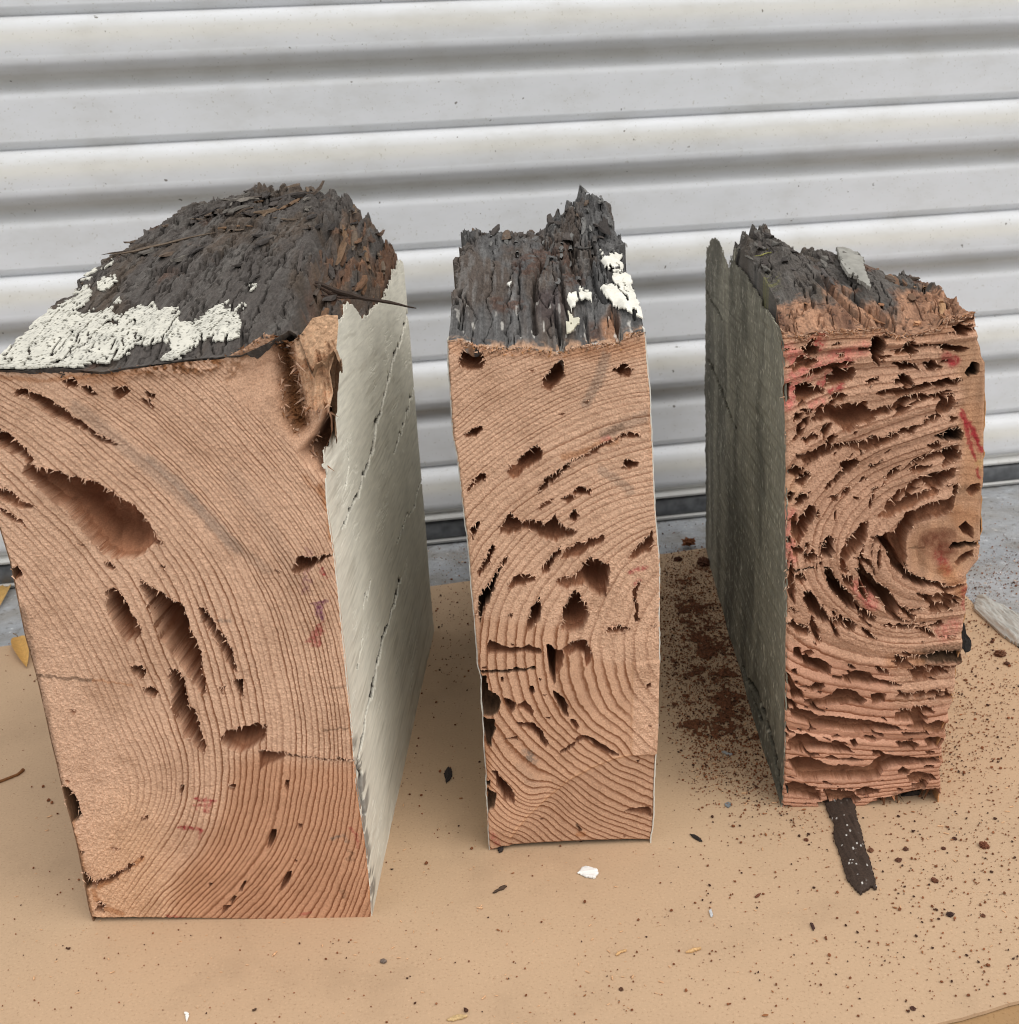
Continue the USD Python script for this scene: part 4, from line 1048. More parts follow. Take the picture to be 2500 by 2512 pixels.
fm.cut("""Z4 d18 e10 : 370,1160 395,1100 430,1060 440,1100 490,1150 510,1190 500,1240 440,1250 380,1240 355,1200
Z4 d16 e7 : 930,1300 980,1250 1030,1190 1045,1240 1055,1300 1010,1350 960,1390 915,1370 920,1330
Z4 d10 e4 : 1400,1260 1430,1240 1460,1225 1500,1260 1480,1290 1440,1285
Z4 d9 : 390,1690 440,1660 500,1640 490,1670 450,1700 400,1710
Z4 d3 : 1190,1470 1215,1468 1210,1485
Z4 d3 : 825,1262 850,1262 838,1275
Z4 d3 : 1015,1550 1050,1548 1035,1565
Z5 d16 e7 : 755,350 800,310 870,265 895,310 900,350 860,370 800,400 760,440 730,410
Z5 d5 : 690,395 730,400 745,450 720,480 690,440
Z5 d14 e4 : 940,470 1000,440 1060,400 1110,350 1095,395 1030,450 970,510 920,550 890,560 905,520
Z5 d4 : 1100,370 1160,330 1250,280 1330,240 1440,190 1460,200 1380,230 1280,290 1180,340
Z5 d6 : 1450,180 1500,172 1560,180 1555,200 1470,200 1455,220
Z5 d8 : 450,490 500,440 520,460 500,500 460,510 420,550 400,560
Z5 d11 e3 : 1125,560 1170,540 1220,550 1225,580 1180,585 1140,580
Z5 d11 : 1095,730 1130,700 1150,730 1130,760 1100,755
Z5 d5 : 880,680 930,640 980,615 960,640 900,685
Z5 d5 : 1040,620 1090,590 1130,600 1090,640
Z5 d14 : 440,820 480,780 490,800 460,860 435,880
Z5 d16 e8 : 640,800 680,740 700,715 740,750 790,770 840,760 890,770 920,785 970,760 990,715 1005,770 1040,800 1100,820 1135,825 1130,850 1090,870 1020,890 950,890 890,870 860,830 820,820 760,830 700,850 640,850
Z5 d9 e3 : 1450,410 1480,360 1520,370 1550,380 1530,400 1480,415
Z5 d15 e4 : 500,1060 540,980 575,935 580,970 550,1020 530,1070 500,1110 480,1130
Z5 d30 b : 485,1280 520,1230 560,1180 590,1120 620,1065 645,1055 610,1130 580,1200 560,1270 530,1340 500,1400 490,1440 480,1380
Z5 d10 : 640,1030 660,1010 675,1020 650,1045
Z5 d18 e4 : 905,1080 950,1030 1000,970 1030,950 1020,990 980,1030 960,1080 920,1110
Z5 d8 e6 : 1040,1010 1080,950 1160,920 1240,890 1300,860 1320,870 1300,910 1240,940 1180,980 1100,1010 1040,1020
Z5 d11 e6 : 1510,1000 1550,940 1600,890 1640,840 1645,900 1630,960 1580,980 1530,1020 1500,1010
Z5 d22 e10 : 1160,1110 1200,1040 1230,1020 1290,1030 1340,1070 1355,1120 1350,1190 1335,1260 1300,1265 1240,1230 1215,1195
Z5 d9 e6 : 1020,1150 1060,1145 1110,1145 1165,1095 1230,1130 1225,1195 1190,1195 1130,1190 1070,1210 1030,1185
Z5 d9 e5 : 700,1170 740,1140 790,1135 850,1150 840,1170 780,1190 720,1210 680,1225
Z5 d25 e9 : 1060,1360 1090,1300 1130,1245 1160,1290 1200,1320 1210,1390 1190,1460 1150,1500 1080,1500 1040,1490 1045,1440
Z5 d22 e5 : 810,1440 840,1360 880,1290 895,1320 890,1400 870,1440 840,1480 810,1500
Z5 d10 j5 : 678,1390 700,1384 708,1400 698,1414 684,1410
Z5 d8 : 1350,1490 1390,1480 1480,1485 1475,1505 1400,1510 1360,1510
Z5 d5 w8 : 1570,1180 1535,1240 1530,1290 1550,1350 1545,1440
Z5 d5 : 1650,1465 1672,1460 1668,1478
Z6 d14 e6 j6 : 545,215 560,195 600,210 650,235 710,245 760,245 800,230 820,225 840,245 890,250 900,270 880,295 820,280 760,275 700,290 620,285 550,290 540,260
Z6 d25 e3 j6 : 940,225 960,225 990,260 1005,265 1000,330 995,400 995,480 985,490 960,440 945,330
Z6 d8 e5 j6 : 985,262 1040,265 1048,300 1042,360 1012,410 998,430 996,330
Z6 d10 e7 j6 : 1050,255 1100,210 1150,190 1200,190 1240,280 1230,340 1200,370 1190,290 1140,270 1100,295 1060,292
Z6 d9 b j4 w8 : 490,405 600,402 700,398 780,392
Z6 d6 b j4 w4 : 760,394 850,386
Z6 d14 b e6 : 495,440 530,450 545,540 600,575 620,610 600,680 560,700 495,700 490,560
Z6 d14 b e6 : 510,730 580,740 580,800 560,850 565,900 540,890 508,800
Z6 d14 e6 j6 : 650,585 690,595 730,620 720,660 700,685 670,640
Z6 d8 e6 j6 : 750,630 790,605 830,640 850,680 835,710 790,665 750,650
Z6 d16 e4 j6 : 980,535 1010,550 1050,590 1075,640 1080,710 1060,700 1020,640 990,580
Z6 d10 e4 j9 : 735,745 780,755 850,755 860,775 910,810 920,850 945,890 930,910 890,870 850,810 800,790 750,775
Z6 d8 e4 j5 : 1095,730 1130,735 1155,780 1140,795 1105,760
Z6 d10 e4 j5 : 1180,835 1220,840 1280,875 1350,920 1415,960 1420,975 1380,975 1300,930 1230,880 1180,850
Z6 d11 j4 : 825,510 845,507 858,540 842,562 826,540
Z6 d9 j4 : 630,450 646,444 642,475 628,474
Z6 d6 j4 : 505,378 530,372 528,386 508,388
Z6 d8 j4 : 888,452 905,455 895,470
Z6 d5 j4 : 692,222 715,222 708,236
Z6 d6 j4 : 930,715 965,712 955,730
Z6 d5 j4 : 912,558 936,560 924,572
Z6 d8 j7 : 650,860 690,850 730,845 740,870 700,860
Z6 d4 j4 w9 : 1040,945 1090,915 1130,880 1170,850
Z6 d16 e6 j6 : 570,1075 605,1080 610,1110 660,1160 700,1200 720,1240 720,1290 690,1285 650,1270 610,1180 600,1130
Z6 d8 b e5 : 540,1200 590,1240 580,1310 540,1350
Z6 d9 b j5 : 530,1150 555,1140 550,1180 530,1175
Z6 d6 e5 j6 : 1465,1360 1500,1340 1550,1335 1620,1325 1645,1350 1640,1395 1570,1375 1480,1360
Z6 d6 j4 : 1540,1010 1566,1008 1555,1024
Z6 d9 j5 : 1610,490 1635,480 1638,500 1605,522
Z6 d5 j4 : 890,1405 918,1404 900,1416
Z6 d5 j4 : 1620,768 1645,764 1640,778
Z6 d4 j4 : 1145,1455 1172,1475 1165,1490 1148,1470
Z6 d3 : 1455,1520 1470,1522 1462,1532""", rough)
# the lower right sawn step and the fresh rough strip lie a little lower than the rest
step = region("Z6 : 690,1540 800,1395 960,1245 1100,1135 1250,1055 1400,995 1520,970 1700,975 1700,1640 690,1640", fm.px, 1.2)
step2 = region("Z6 : 1517,350 1512,600 1506,960 1520,970 1720,960 1720,330", fm.px, 1.2)
fm.tint = fm.tint * (1 - .10 * step[..., None])
fm.build(block_m, ph, amp, rough, extra=.0011 * step - .0012 * step2)
fm.fibres(block_m, rough, 750, 12)
edge_fuzz(FM, fm, block_m, 420, 32, [C_WOOD, C_WOOD * .8, srgb(190, 140, 96), srgb(120, 92, 70)])
fringe = np.argwhere(fm.v > .985)

def tint_m(xx, yy, uu, px, d):
    t = char_tint(301, base=srgb(86, 84, 82), brown=srgb(84, 74, 66), rot=srgb(84, 60, 46), rot_amt=.5, grey=srgb(128, 127, 124))(xx, yy, uu, px, d)
    q = np.stack([xx, yy, 0 * xx], -1)
    r = region("Z4 : 830,450 1000,420 1040,500 880,650 720,600 700,540\nZ4 : 1040,420 1100,400 1110,620 1200,640 1200,690 1080,690 1030,620\nZ4 : 560,760 800,790 800,850 560,880\nZ4 : 1210,930 1300,940 1310,1060 1220,1080", px, 2) * ss(.3, .6, fbm(q * 300, 3, 5))
    t = t * (1 - .8 * r[..., None]) + srgb(74, 52, 40) * .8 * r[..., None] * (.5 + fbm(q * 700, 2, 15))[..., None]
    o_ = region("Z4 : 1300,920 1380,890 1440,1040 1390,1090 1310,1030", px, 2)[..., None]
    t = t * (1 - .8 * o_) + srgb(150, 108, 78) * .8 * o_
    vi = region("Z4 : 880,720 1040,700 1060,880 960,940 860,900", px, 5)[..., None]
    t = t * (1 - .5 * vi) + srgb(56, 44, 48) * .5 * vi
    w = (ss(.68, .74, fbm(q * np.array([420, 160, 1]), 3, 44)) * ss(.05, .0, yy))[..., None]
    t = t * (1 - .7 * w) + srgb(205, 200, 190) * .7 * w
    rag = (ss(.0, .006, .012 - yy) * ss(.35, .6, fbm(q * np.array([350, 350, 1]), 3, 46)))[..., None]
    return t * (1 - .8 * rag) + srgb(180, 142, 112) * .8 * rag
def dips_m(xx, yy, uu, px):
    q = np.stack([xx, yy, 0 * xx], -1)
    h = np.zeros(xx.shape)
    for o, ln in traced("""Z4 w9 d7 : 900,560 860,640 850,760 845,900 860,1000
Z4 w8 d6 : 1030,540 1035,700 1060,800 1100,900 1110,960
Z4 w9 d7 : 1000,880 1010,960 1030,1060 1050,1150
Z4 w8 d6 : 1250,400 1240,560 1260,680 1320,790
Z4 w9 d7 : 1380,880 1410,950 1440,1050
Z4 w7 d5 : 1110,400 1105,520 1110,600
Z4 w5 d4 : 1190,890 1210,960 1220,1070"""):
        h -= o['d'] * 1e-3 * ss(o['w'], o['w'] * .2, near_line(ln, px + (fbm(q * 260, 3, 5)[..., None] - .5) * 14))
    return h + .009 * ss(.62, .78, uu) * ss(.04, .16, yy) * (fbm(q * np.array([120, 45, 1]), 3, 6) - .3) - .010 * ss(.16, .20, yy) * ss(.60, .45, uu)
ctl = []
for uu_, zz_ in ((0, (.288, .300, .316, .326, .3275, .318)), (.3, (.287, .299, .314, .323, .3265, .316)), (.5, (.286, .298, .311, .322, .325, .322)), (.72, (.287, .297, .309, .322, .333, .332)), (.9, (.289, .296, .310, .321, .337, .340)), (1, (.288, .294, .308, .319, .333, .337))):
    for y_, z_ in zip((0, .035, .09, .14, .19, .24), zz_):
        ctl.append((uu_ * FM.w, y_, z_))
top_m = top_sheet(FM, fm, ctl, 330, 230, .242, block_m, 400, tint_m, lambda x, y, u: .22 + .78 * np.maximum(ss(.10, .19, y), ss(.5, .7, u) * ss(.0, .06, y)), crest=.006, back=.06, holes=dips_m)
side_sheet(FM, 0, fm.fl, .286, 60, 120, None, lambda y, z, p: .001 * (fbm(np.stack([y * 60, z * 220, 0 * y], -1), 3, 5) - .5), lambda y, z, p, h: np.tile(srgb(170, 166, 156), y.shape + (1,)), 1.0, .003, 'side_face', grey_side, block_m)
side_sheet(FM, FM.w, fm.frr, .286, 60, 120, None, lambda y, z, p: .001 * (fbm(np.stack([y * 60, z * 220, 0 * y], -1), 3, 6) - .5), lambda y, z, p, h: np.tile(srgb(206, 202, 190), y.shape + (1,)), -1.0, .003, 'side_face', paint_side, block_m)
core(FM, fm, block_m, .272, fibre_mat, C_DARK * 1.2)
CRK = lambda q, px: np.abs(fbm(np.stack([q[..., 0] * 60, q[..., 1] * 14, 0 * q[..., 0]], -1), 3, 97) - .5) > .006
for k, (reg_, txt) in enumerate((('Z4', '1245,545 1300,525 1380,505 1450,500 1452,560 1455,625 1400,628 1370,600 1320,590 1290,560'),
        ('Z4', '1380,640 1480,628 1510,680 1525,760 1560,850 1590,900 1595,960 1550,930 1500,900 1430,868 1380,870 1325,880 1345,850 1385,830 1330,790 1285,735 1320,715 1370,700 1420,750 1470,800 1490,840 1480,800 1430,745 1380,690'),
        ('Z4', '1062,785 1095,770 1140,768 1150,822 1140,845 1095,882 1085,850'),
        ('Z4', '1155,800 1150,775 1180,755 1245,760 1245,800 1235,832 1200,815 1170,828'),
        ('Z4', '1065,960 1110,930 1165,940 1160,985 1125,1030 1075,1048 1062,1000'))):
    flake(top_m, [pts(reg_, txt)], 'paint_flake', block_m, paint_chip, (srgb(232, 228, 214) if k < 4 else srgb(206, 200, 178)) * .92, lift=.0018, thick=.0008, jag=8, seed=20 + k)
for k, txt in enumerate(('1090,355 1150,360 1155,375 1100,378', '938,480 960,450 975,455 955,485', '660,705 700,680 720,670 730,690 690,710', '800,915 815,930 820,960 800,965', '785,965 800,968 830,990 810,995')):
    flake(top_m, [pts('Z4', txt)], 'paint_flake', block_m, paint_chip, srgb(225, 222, 212) * .9, lift=.0012, thick=.0008, jag=8, seed=40 + k)
splinters(FM, top_m, block_m, 44, 15, .13, .24, [C_CHAR * 1.1, C_CHAR * .7, srgb(104, 102, 98), srgb(96, 80, 66)], (.008, .024), .5)
splinters(FM, top_m, block_m, 16, 16, .05, .16, [C_CHAR, srgb(100, 98, 95)], (.006, .016), .25, .45, 1)

for k, (ln, rd) in enumerate((('1102,370 1098,480 1096,600', .0011), ('988,390 940,540 905,650', .0010), ('1040,395 1034,480 1030,540', .0012), ('1260,300 1250,420 1240,560', .0013), ('1180,200 1190,300 1175,380', .0013), ('460,290 470,400 475,520', .0010), ('560,290 565,380 560,450', .0012), ('1120,440 1180,450 1245,446', .0012), ('720,330 730,420 745,520', .0012))):
    sheet_sliver(top_m, pts('Z4', ln), rd, [srgb(104, 102, 98), srgb(78, 74, 70)][k % 2], block_m, seed=k)
# ================================================================== right block
block_r = thing('timber_block', 'right timber block riddled with galleries, weathered grey left side and orange rotten top', 'timber block', 'sawn timber blocks standing in a row')
fr_ = Face(FR,
    path_px("""R1 : 600,690 612,760 620,1000 625,1300 625,1580
R2 : 548,360 548,700 550,960 548,1400
R3 : 548,300 545,500 540,850 535,1000 522,1180"""),
    path_px("""R1 : 1680,600 1688,680 1700,760 1715,800 1722,850 1742,885 1740,1100 1735,1300 1730,1580
R2 : 1722,400 1712,480 1705,620 1700,800 1690,900 1645,955 1616,990 1622,1060 1608,1100 1612,1200 1600,1300 1590,1360 1592,1440
R3 : 1605,60 1592,150 1590,240 1588,300 1550,340 1548,420 1530,500 1535,540 1508,590 1512,650 1490,700 1498,740 1470,790 1472,850 1482,885 1455,930 1462,1000 1466,1080"""),
    path_px("R3 : 515,1192 560,1200 640,1202 700,1190 760,1180 810,1165 900,1190 980,1185 1050,1130 1120,1115 1180,1105 1230,1080 1300,1066 1350,1055 1400,1092 1466,1082"),
    path_px("R1 : 596,688 640,742 700,738 760,730 820,712 880,712 960,706 1050,700 1180,692 1240,738 1300,742 1380,720 1480,690 1520,640 1580,640 1685,600"), .00034)
fr_.grow = 7.0
RING_R = """R2 f0 : 1290,920 1280,830 1320,730 1400,680 1500,690 1560,760
R2 f0 : 1290,920 1340,990 1430,1010 1540,990
R2 f2 : 1120,830 1180,700 1300,610 1480,540
R2 f2 : 1120,830 1150,930 1220,1020 1340,1090 1480,1120 1620,1110
R2 f4 : 960,850 1000,720 1120,580 1300,480 1500,400
R2 f4 : 960,850 980,960 1060,1070 1180,1160 1350,1200 1600,1180
R2 f6 : 830,850 870,680 980,530 1150,420 1480,320
R2 f6 : 830,850 850,980 930,1110 1080,1220 1280,1265 1590,1220
R2 f9 : 690,860 740,680 830,530 980,390 1180,290 1480,190
R2 f9 : 690,860 720,980 790,1120 930,1240 1100,1320 1300,1340 1590,1310
R2 f12 : 570,700 640,560 760,420 900,320 1130,200 1440,100
R2 f12 : 570,1060 680,1200 850,1330 1050,1410 1250,1440 1590,1390
R1 f15 : 640,1370 800,1280 980,1230 1200,1170 1450,1080
R3 f15 : 560,180 680,240 800,280 1000,330 1200,345 1580,310
R1 f18 : 630,1190 800,1110 1000,1050 1250,1020 1450,985
R3 f18 : 560,360 700,410 900,450 1100,480 1300,480 1530,440
R1 f21 : 630,1060 800,980 1000,910 1250,900 1700,860
R3 f21 : 550,530 700,590 900,600 1100,640 1500,640
R1 f24 : 630,880 800,850 1000,820 1250,820 1700,780
R3 f25 : 545,690 700,720 900,750 1200,770 1480,770
R1 f28 : 640,740 1000,730 1680,680
R3 f29 : 540,850 800,870 1100,880 1460,860
R3 f34 : 530,1040 800,1060 1460,1000
R3 f39 : 525,1150 900,1170 1460,1090"""
ph = interp_ring(RING_R, fr_.px, .05)
ph = ph + .4 * (fbm(fr_.q * 110, 3, 63) - .5)
sm = region("R3 : 400,150 700,180 900,290 1180,330 1180,1250 400,1250\nR3 : 1180,560 1560,560 1520,1150 1180,1250", fr_.px, 8)
flesh = region("R2 : 1500,-400 1590,-60 1560,150 1600,220 1560,450 1520,640 1330,700 1270,800 1280,950 1400,1030 1640,960 1760,500 1760,-400", fr_.px, 5)
amp = np.clip(.52 + .30 * sm, 0, 1) * (1 - .5 * flesh) * (.6 + .7 * fbm(fr_.q * 80, 3, 22))
amp = np.clip(amp, 0, 1)
rough = np.clip(.85 - .72 * sm - .62 * flesh, .08, 1)
fr_.tint = srgb(200, 158, 130) * .9 * (1 - sm[..., None]) + srgb(204, 155, 128) * .92 * sm[..., None]
fk = flesh[..., None]
fr_.tint = fr_.tint * (1 - .8 * fk) + (srgb(194, 150, 116) * .88) * .8 * fk * (1 + .9 * (fbm(fr_.q * np.array([220, 35, 1]), 4, 14) - .5))[..., None]
fr_.stain("""R2 c7 w110 a35 s40 : 1660,60 1690,220 1680,400
R2 c7 w60 a50 : 1560,620 1600,680 1640,640
R2 c7 w90 a40 : 1530,1000 1560,1080
R2 c1 w40 a60 p40 : 1450,870 1470,910 1500,960
R2 c3 w40 a45 : 1480,960 1540,1030 1600,1090
R2 c1 w9 a85 : 1580,40 1630,100 1680,190 1712,260
R2 c1 w8 a75 : 1590,20 1650,110 1690,200
R2 c1 w7 a75 : 1610,90 1650,230 1680,330 1692,420
R2 c1 w6 a70 : 1600,60 1620,180 1660,290
R2 c1 w24 a40 p40 : 1580,50 1640,140 1700,250
R2 c8 w50 a60 p30 : 970,1050 1010,1100 1050,1160
R2 c1 w18 a50 p50 : 985,1070 1020,1120 1045,1170
R2 c8 w50 a55 p30 : 570,620 560,780 570,900
R2 c6 w60 a45 : 560,560 600,440 640,420
R2 c8 w60 a40 p40 : 1480,1330 1540,1290
R2 c1 w16 a50 p40 : 1600,1060 1600,1180
R1 c1 w40 a65 p45 : 790,760 830,730 810,790
R1 c1 w30 a70 p45 : 690,900 740,860
R1 c8 w60 a60 p40 : 650,820 700,880 640,1100
R1 c8 w50 a55 p40 : 760,940 850,880 960,830
R1 c1 w26 a60 p45 : 820,1000 900,930 980,870
R1 c1 w24 a65 p45 : 880,1040 940,1010
R1 c8 w40 a60 p40 : 640,1090 650,1040
R1 c8 w30 a45 p40 : 770,1120 830,1090
R1 c8 w50 a45 p40 : 1000,820 1060,800
R1 c1 w36 a80 p25 : 1520,850 1560,880 1575,870
R1 c7 w50 a30 : 620,720 900,715 1240,730 1500,690 1680,620
R2 c5 w6 a85 : 1535,822 1600,815 1690,800
R2 c5 w3 a60 : 1280,826 1370,827
R2 c5 w5 a65 : 555,967 620,960 705,948
R2 c9 w26 a75 : 1690,335 1698,335
R2 c5 w30 a40 : 1560,488 1600,488
R3 c5 w60 a75 p30 : 1340,270 1460,250 1560,245 1600,280
R3 c3 w50 a40 : 1180,300 1330,280
R3 c5 w26 a45 p40 : 1200,1085 1300,1060 1440,1050""")
fr_.cut("""R1 d10 : 725,800 760,795 800,800 790,825 740,830
R1 d22 e3 : 1110,780 1130,750 1170,750 1175,800 1150,850 1160,880 1120,880 1110,840
R1 d12 : 1290,780 1340,770 1350,820 1320,840
R1 d10 : 1230,890 1280,880 1350,900 1370,915 1300,910
R1 d12 : 1410,890 1450,885 1480,905 1430,920
R1 d11 : 1480,800 1540,790 1640,800 1600,820 1520,815
R1 d18 e5 : 1550,670 1600,680 1650,680 1630,720 1590,720
R1 d20 e3 b : 1640,935 1665,895 1695,900 1690,935 1650,955
R1 d12 : 1395,995 1470,985 1580,970 1600,990 1540,1005 1420,1015
R1 d16 : 1235,980 1280,955 1310,975 1320,1000 1260,1000
R1 d8 : 720,960 780,925 840,900 830,920 760,950
R1 d14 e6 : 880,950 940,930 1000,915 1010,950 960,985 860,1000
R1 d7 : 1090,980 1140,965 1140,985 1100,995
R1 d14 e6 : 695,1020 750,1005 830,1030 820,1050 740,1075 690,1090 700,1060
R1 d6 : 875,1075 920,1055 960,1060 930,1080
R1 d6 : 1340,1010 1400,1020 1350,1035
R1 d16 e9 : 800,1160 830,1130 900,1125 960,1125 1020,1110 1080,1145 1140,1130 1190,1125 1230,1090 1300,1070 1390,1050 1395,1075 1310,1100 1230,1140 1150,1170 1060,1210 960,1260 930,1220 880,1190 820,1200 780,1210
R1 d13 e7 : 1465,1130 1500,1090 1550,1075 1555,1110 1530,1150 1480,1150
R1 d11 : 1430,1190 1470,1170 1480,1190 1440,1210
R1 d6 : 1545,1190 1570,1185 1560,1205
R1 d7 : 720,1140 770,1135 750,1160
R1 d5 : 725,1310 780,1280 800,1290 750,1320
R1 d5 : 680,1260 700,1258 695,1270
R1 d16 e9 : 700,1380 740,1385 800,1360 860,1335 920,1330 990,1330 1060,1320 1090,1300 1150,1300 1220,1270 1300,1240 1380,1215 1420,1200 1400,1230 1310,1270 1230,1300 1150,1330 1070,1370 1020,1345 950,1350 880,1380 800,1430 740,1440 715,1410
R1 d28 b : 1480,1290 1530,1270 1580,1245 1605,1275 1600,1310 1540,1310
R1 d15 e4 : 1510,1430 1550,1400 1590,1385 1585,1420 1520,1450
R2 d10 : 840,410 900,350 960,325 975,335 920,370 870,420 850,430
R2 d9 : 780,470 820,430 840,440 800,475
R2 d11 : 610,450 640,415 680,400 680,420 640,450
R2 d11 : 610,570 640,520 690,505 660,540 630,570
R2 d12 : 560,550 575,510 590,520 580,555
R2 d10 : 580,380 600,350 640,370 610,405
R2 d6 : 565,660 600,630 595,665
R2 d5 : 960,535 980,535 975,548
R2 d5 : 820,535 845,530 840,552
R2 d6 : 1280,370 1330,355 1400,345 1340,372
R2 d6 : 1400,230 1440,215 1470,230 1430,245
R2 d16 e7 : 1390,450 1430,410 1500,390 1500,420 1470,460 1420,470
R2 d8 e5 : 1090,630 1150,605 1210,580 1250,545 1330,510 1420,485 1450,500 1390,530 1310,565 1230,610 1160,640 1110,645
R2 d14 e10 : 1180,740 1240,660 1270,625 1330,600 1400,570 1490,545 1515,525 1525,465 1560,465 1540,520 1520,600 1480,645 1400,650 1330,685 1285,730 1270,790 1275,930 1240,900 1210,840 1170,790
R2 d30 e8 : 1060,770 1120,760 1180,740 1240,720 1255,760 1200,840 1250,930 1290,970 1350,1000 1420,1020 1490,1040 1450,1055 1380,1050 1300,1025 1230,980 1180,920 1150,860 1120,800 1080,800
R2 d9 e6 j8 : 1640,520 1620,490 1650,460 1690,450 1700,500 1660,520
R2 d10 e4 : 1590,710 1615,690 1640,720 1650,760 1610,740
R2 d7 e3 : 1560,905 1600,880 1640,850 1640,880 1580,920
R2 d9 b j4 w14 : 1535,822 1600,815 1690,800
R2 d3 b j4 w5 : 555,967 620,960 705,948
R2 d15 e6 : 640,660 670,600 720,580 715,620 690,680 660,740 640,790 610,770 620,700
R2 d20 e3 : 775,860 785,800 810,770 830,800 820,880 790,880
R2 d14 e9 : 890,850 920,790 960,750 990,700 1020,680 1025,720 1010,780 990,830 940,860 910,900 920,950 890,970 870,930 880,890
R2 d9 : 590,830 620,820 635,850 600,865
R2 d9 : 680,880 710,860 730,890 690,905
R2 d9 : 970,890 1000,890 1050,920 1040,935 985,905
R2 d24 e3 : 785,960 820,965 850,1020 900,1080 950,1130 970,1170 950,1190 900,1160 840,1090 800,1030
R2 d24 e4 : 975,960 1010,955 1050,990 1070,1030 1120,1070 1180,1120 1210,1170 1180,1230 1130,1200 1120,1150 1060,1100 1010,1040
R2 d20 e7 : 660,1095 690,1095 730,1130 760,1180 790,1225 880,1240 900,1265 850,1275 780,1255 700,1210 670,1150
R2 d9 : 590,990 640,985 660,1010 640,1025 600,1010
R2 d7 : 900,1000 930,1010 935,1045 905,1030
R2 d14 e4 : 565,1265 610,1275 660,1300 690,1330 650,1335 600,1300
R2 d5 : 580,1195 610,1198 595,1208
R2 d12 : 990,1215 1030,1215 1060,1245 1050,1260 1000,1235
R2 d13 : 880,1240 910,1260 960,1280 950,1310 920,1310 900,1280
R2 d8 : 1240,1175 1290,1190 1340,1185 1350,1195 1300,1200
R2 d7 : 1490,1170 1530,1150 1550,1165 1500,1180
R2 d9 : 1130,1285 1200,1290 1300,1290 1330,1295 1240,1305 1150,1300
R2 d7 : 1400,1290 1450,1275 1480,1280 1420,1300
R2 d8 : 690,1280 710,1270 720,1285 700,1295
R3 d18 e7 j8 : 595,215 635,212 645,260 690,270 740,275 790,310 815,330 810,370 770,365 700,330 640,290 600,270
R3 d5 j6 : 640,240 690,225 715,245 680,265
R3 d11 j6 : 575,340 605,340 610,365 585,360
R3 d5 j6 : 825,380 880,385 870,402 830,395
R3 d15 e7 j8 : 890,395 930,360 960,350 1040,360 1060,395 1140,405 1230,435 1200,445 1100,430 980,420 900,410
R3 d9 e4 : 1280,385 1340,370 1400,350 1470,345 1500,365 1400,385 1320,395
R3 d11 : 1190,295 1250,285 1260,310 1220,320
R3 d13 b e6 : 1330,275 1450,250 1550,240 1590,290 1480,290 1380,285
R3 d11 e4 j8 : 690,450 720,415 770,420 780,440 740,465 700,470
R3 d5 j6 : 620,440 690,435 685,455
R3 d7 j6 : 600,412 618,410 612,426
R3 d7 j6 : 570,465 588,462 584,476
R3 d8 j6 : 730,475 760,470 755,488
R3 d15 e10 j8 : 660,520 740,515 820,490 850,455 910,455 970,480 1020,530 990,550 930,540 850,550 720,560 660,540
R3 d12 e5 j7 : 1050,485 1100,480 1135,490 1125,530 1060,545
R3 d7 e3 : 1200,495 1300,475 1400,465 1480,460 1490,480 1380,490 1230,510
R3 d9 : 1340,575 1400,570 1390,590 1350,588
R3 d20 e11 j8 : 570,575 620,575 680,590 740,615 860,625 1000,640 1130,660 1240,690 1180,700 1050,705 930,710 800,690 700,670 620,640 580,610
R3 d9 e6 j7 : 1200,600 1300,590 1310,615 1340,630 1260,650 1190,640
R3 d7 : 1500,505 1535,500 1530,515 1505,515
R3 d7 e5 j8 : 1360,690 1400,660 1450,650 1500,660 1500,700 1440,720 1380,710
R3 d7 j6 : 1230,715 1370,705 1390,725 1250,735
R3 d17 e11 j8 : 560,770 610,720 680,725 740,760 820,780 900,795 950,830 880,830 800,815 700,815 610,830 560,800
R3 d15 e4 j5 : 925,760 955,755 970,785 950,800
R3 d7 j5 : 820,735 850,728 870,742 830,745
R3 d10 e5 j9 : 1200,770 1270,770 1330,785 1310,815 1220,800
R3 d7 j5 : 1268,755 1295,755 1290,768
R3 d13 e7 j8 : 1365,755 1440,745 1480,760 1450,800 1390,800
R3 d20 e15 j8 : 560,880 620,855 700,865 770,895 820,915 900,905 980,920 1040,910 1080,870 1110,845 1200,850 1330,865 1410,865 1460,890 1400,905 1280,900 1180,910 1120,930 1090,985 1000,995 900,990 800,990 720,1000 630,995 600,950
R3 d7 j6 : 860,875 930,865 1020,880 960,890
R3 d6 j6 : 780,860 820,855 860,872 820,876
R3 d6 j6 : 1370,830 1420,825 1425,840 1380,842
R3 d11 e6 j7 : 1210,940 1240,920 1280,935 1260,960 1220,960
R3 d11 e8 j7 : 1265,970 1310,945 1400,955 1430,985 1360,1005 1280,1000
R3 d7 j6 : 1365,912 1420,908 1415,925 1370,922
R3 d15 e12 j8 : 545,1015 590,1005 660,1020 720,1045 745,1050 750,1118 640,1090 560,1080
R3 d15 e12 j8 : 765,1052 840,1055 940,1060 990,1110 950,1125 850,1120 800,1115
R3 d9 e4 : 970,1050 1020,1045 1090,1050 1080,1070 990,1075
R3 d9 : 1300,1015 1370,1010 1360,1035 1310,1032
R3 d11 e5 : 1360,1060 1440,1050 1445,1080 1380,1090
R3 d8 : 750,1140 790,1125 800,1150 770,1165
R3 d14 b e4 : 1060,1140 1150,1110 1180,1110 1150,1150 1070,1180
R3 d10 b : 640,1180 660,1165 710,1175 700,1190 650,1192
R3 d7 j6 : 580,1128 600,1126 596,1136
R3 d7 j6 : 645,1135 670,1132 664,1144
R3 d8 b : 790,1170 820,1160 900,1180 880,1190""", rough)
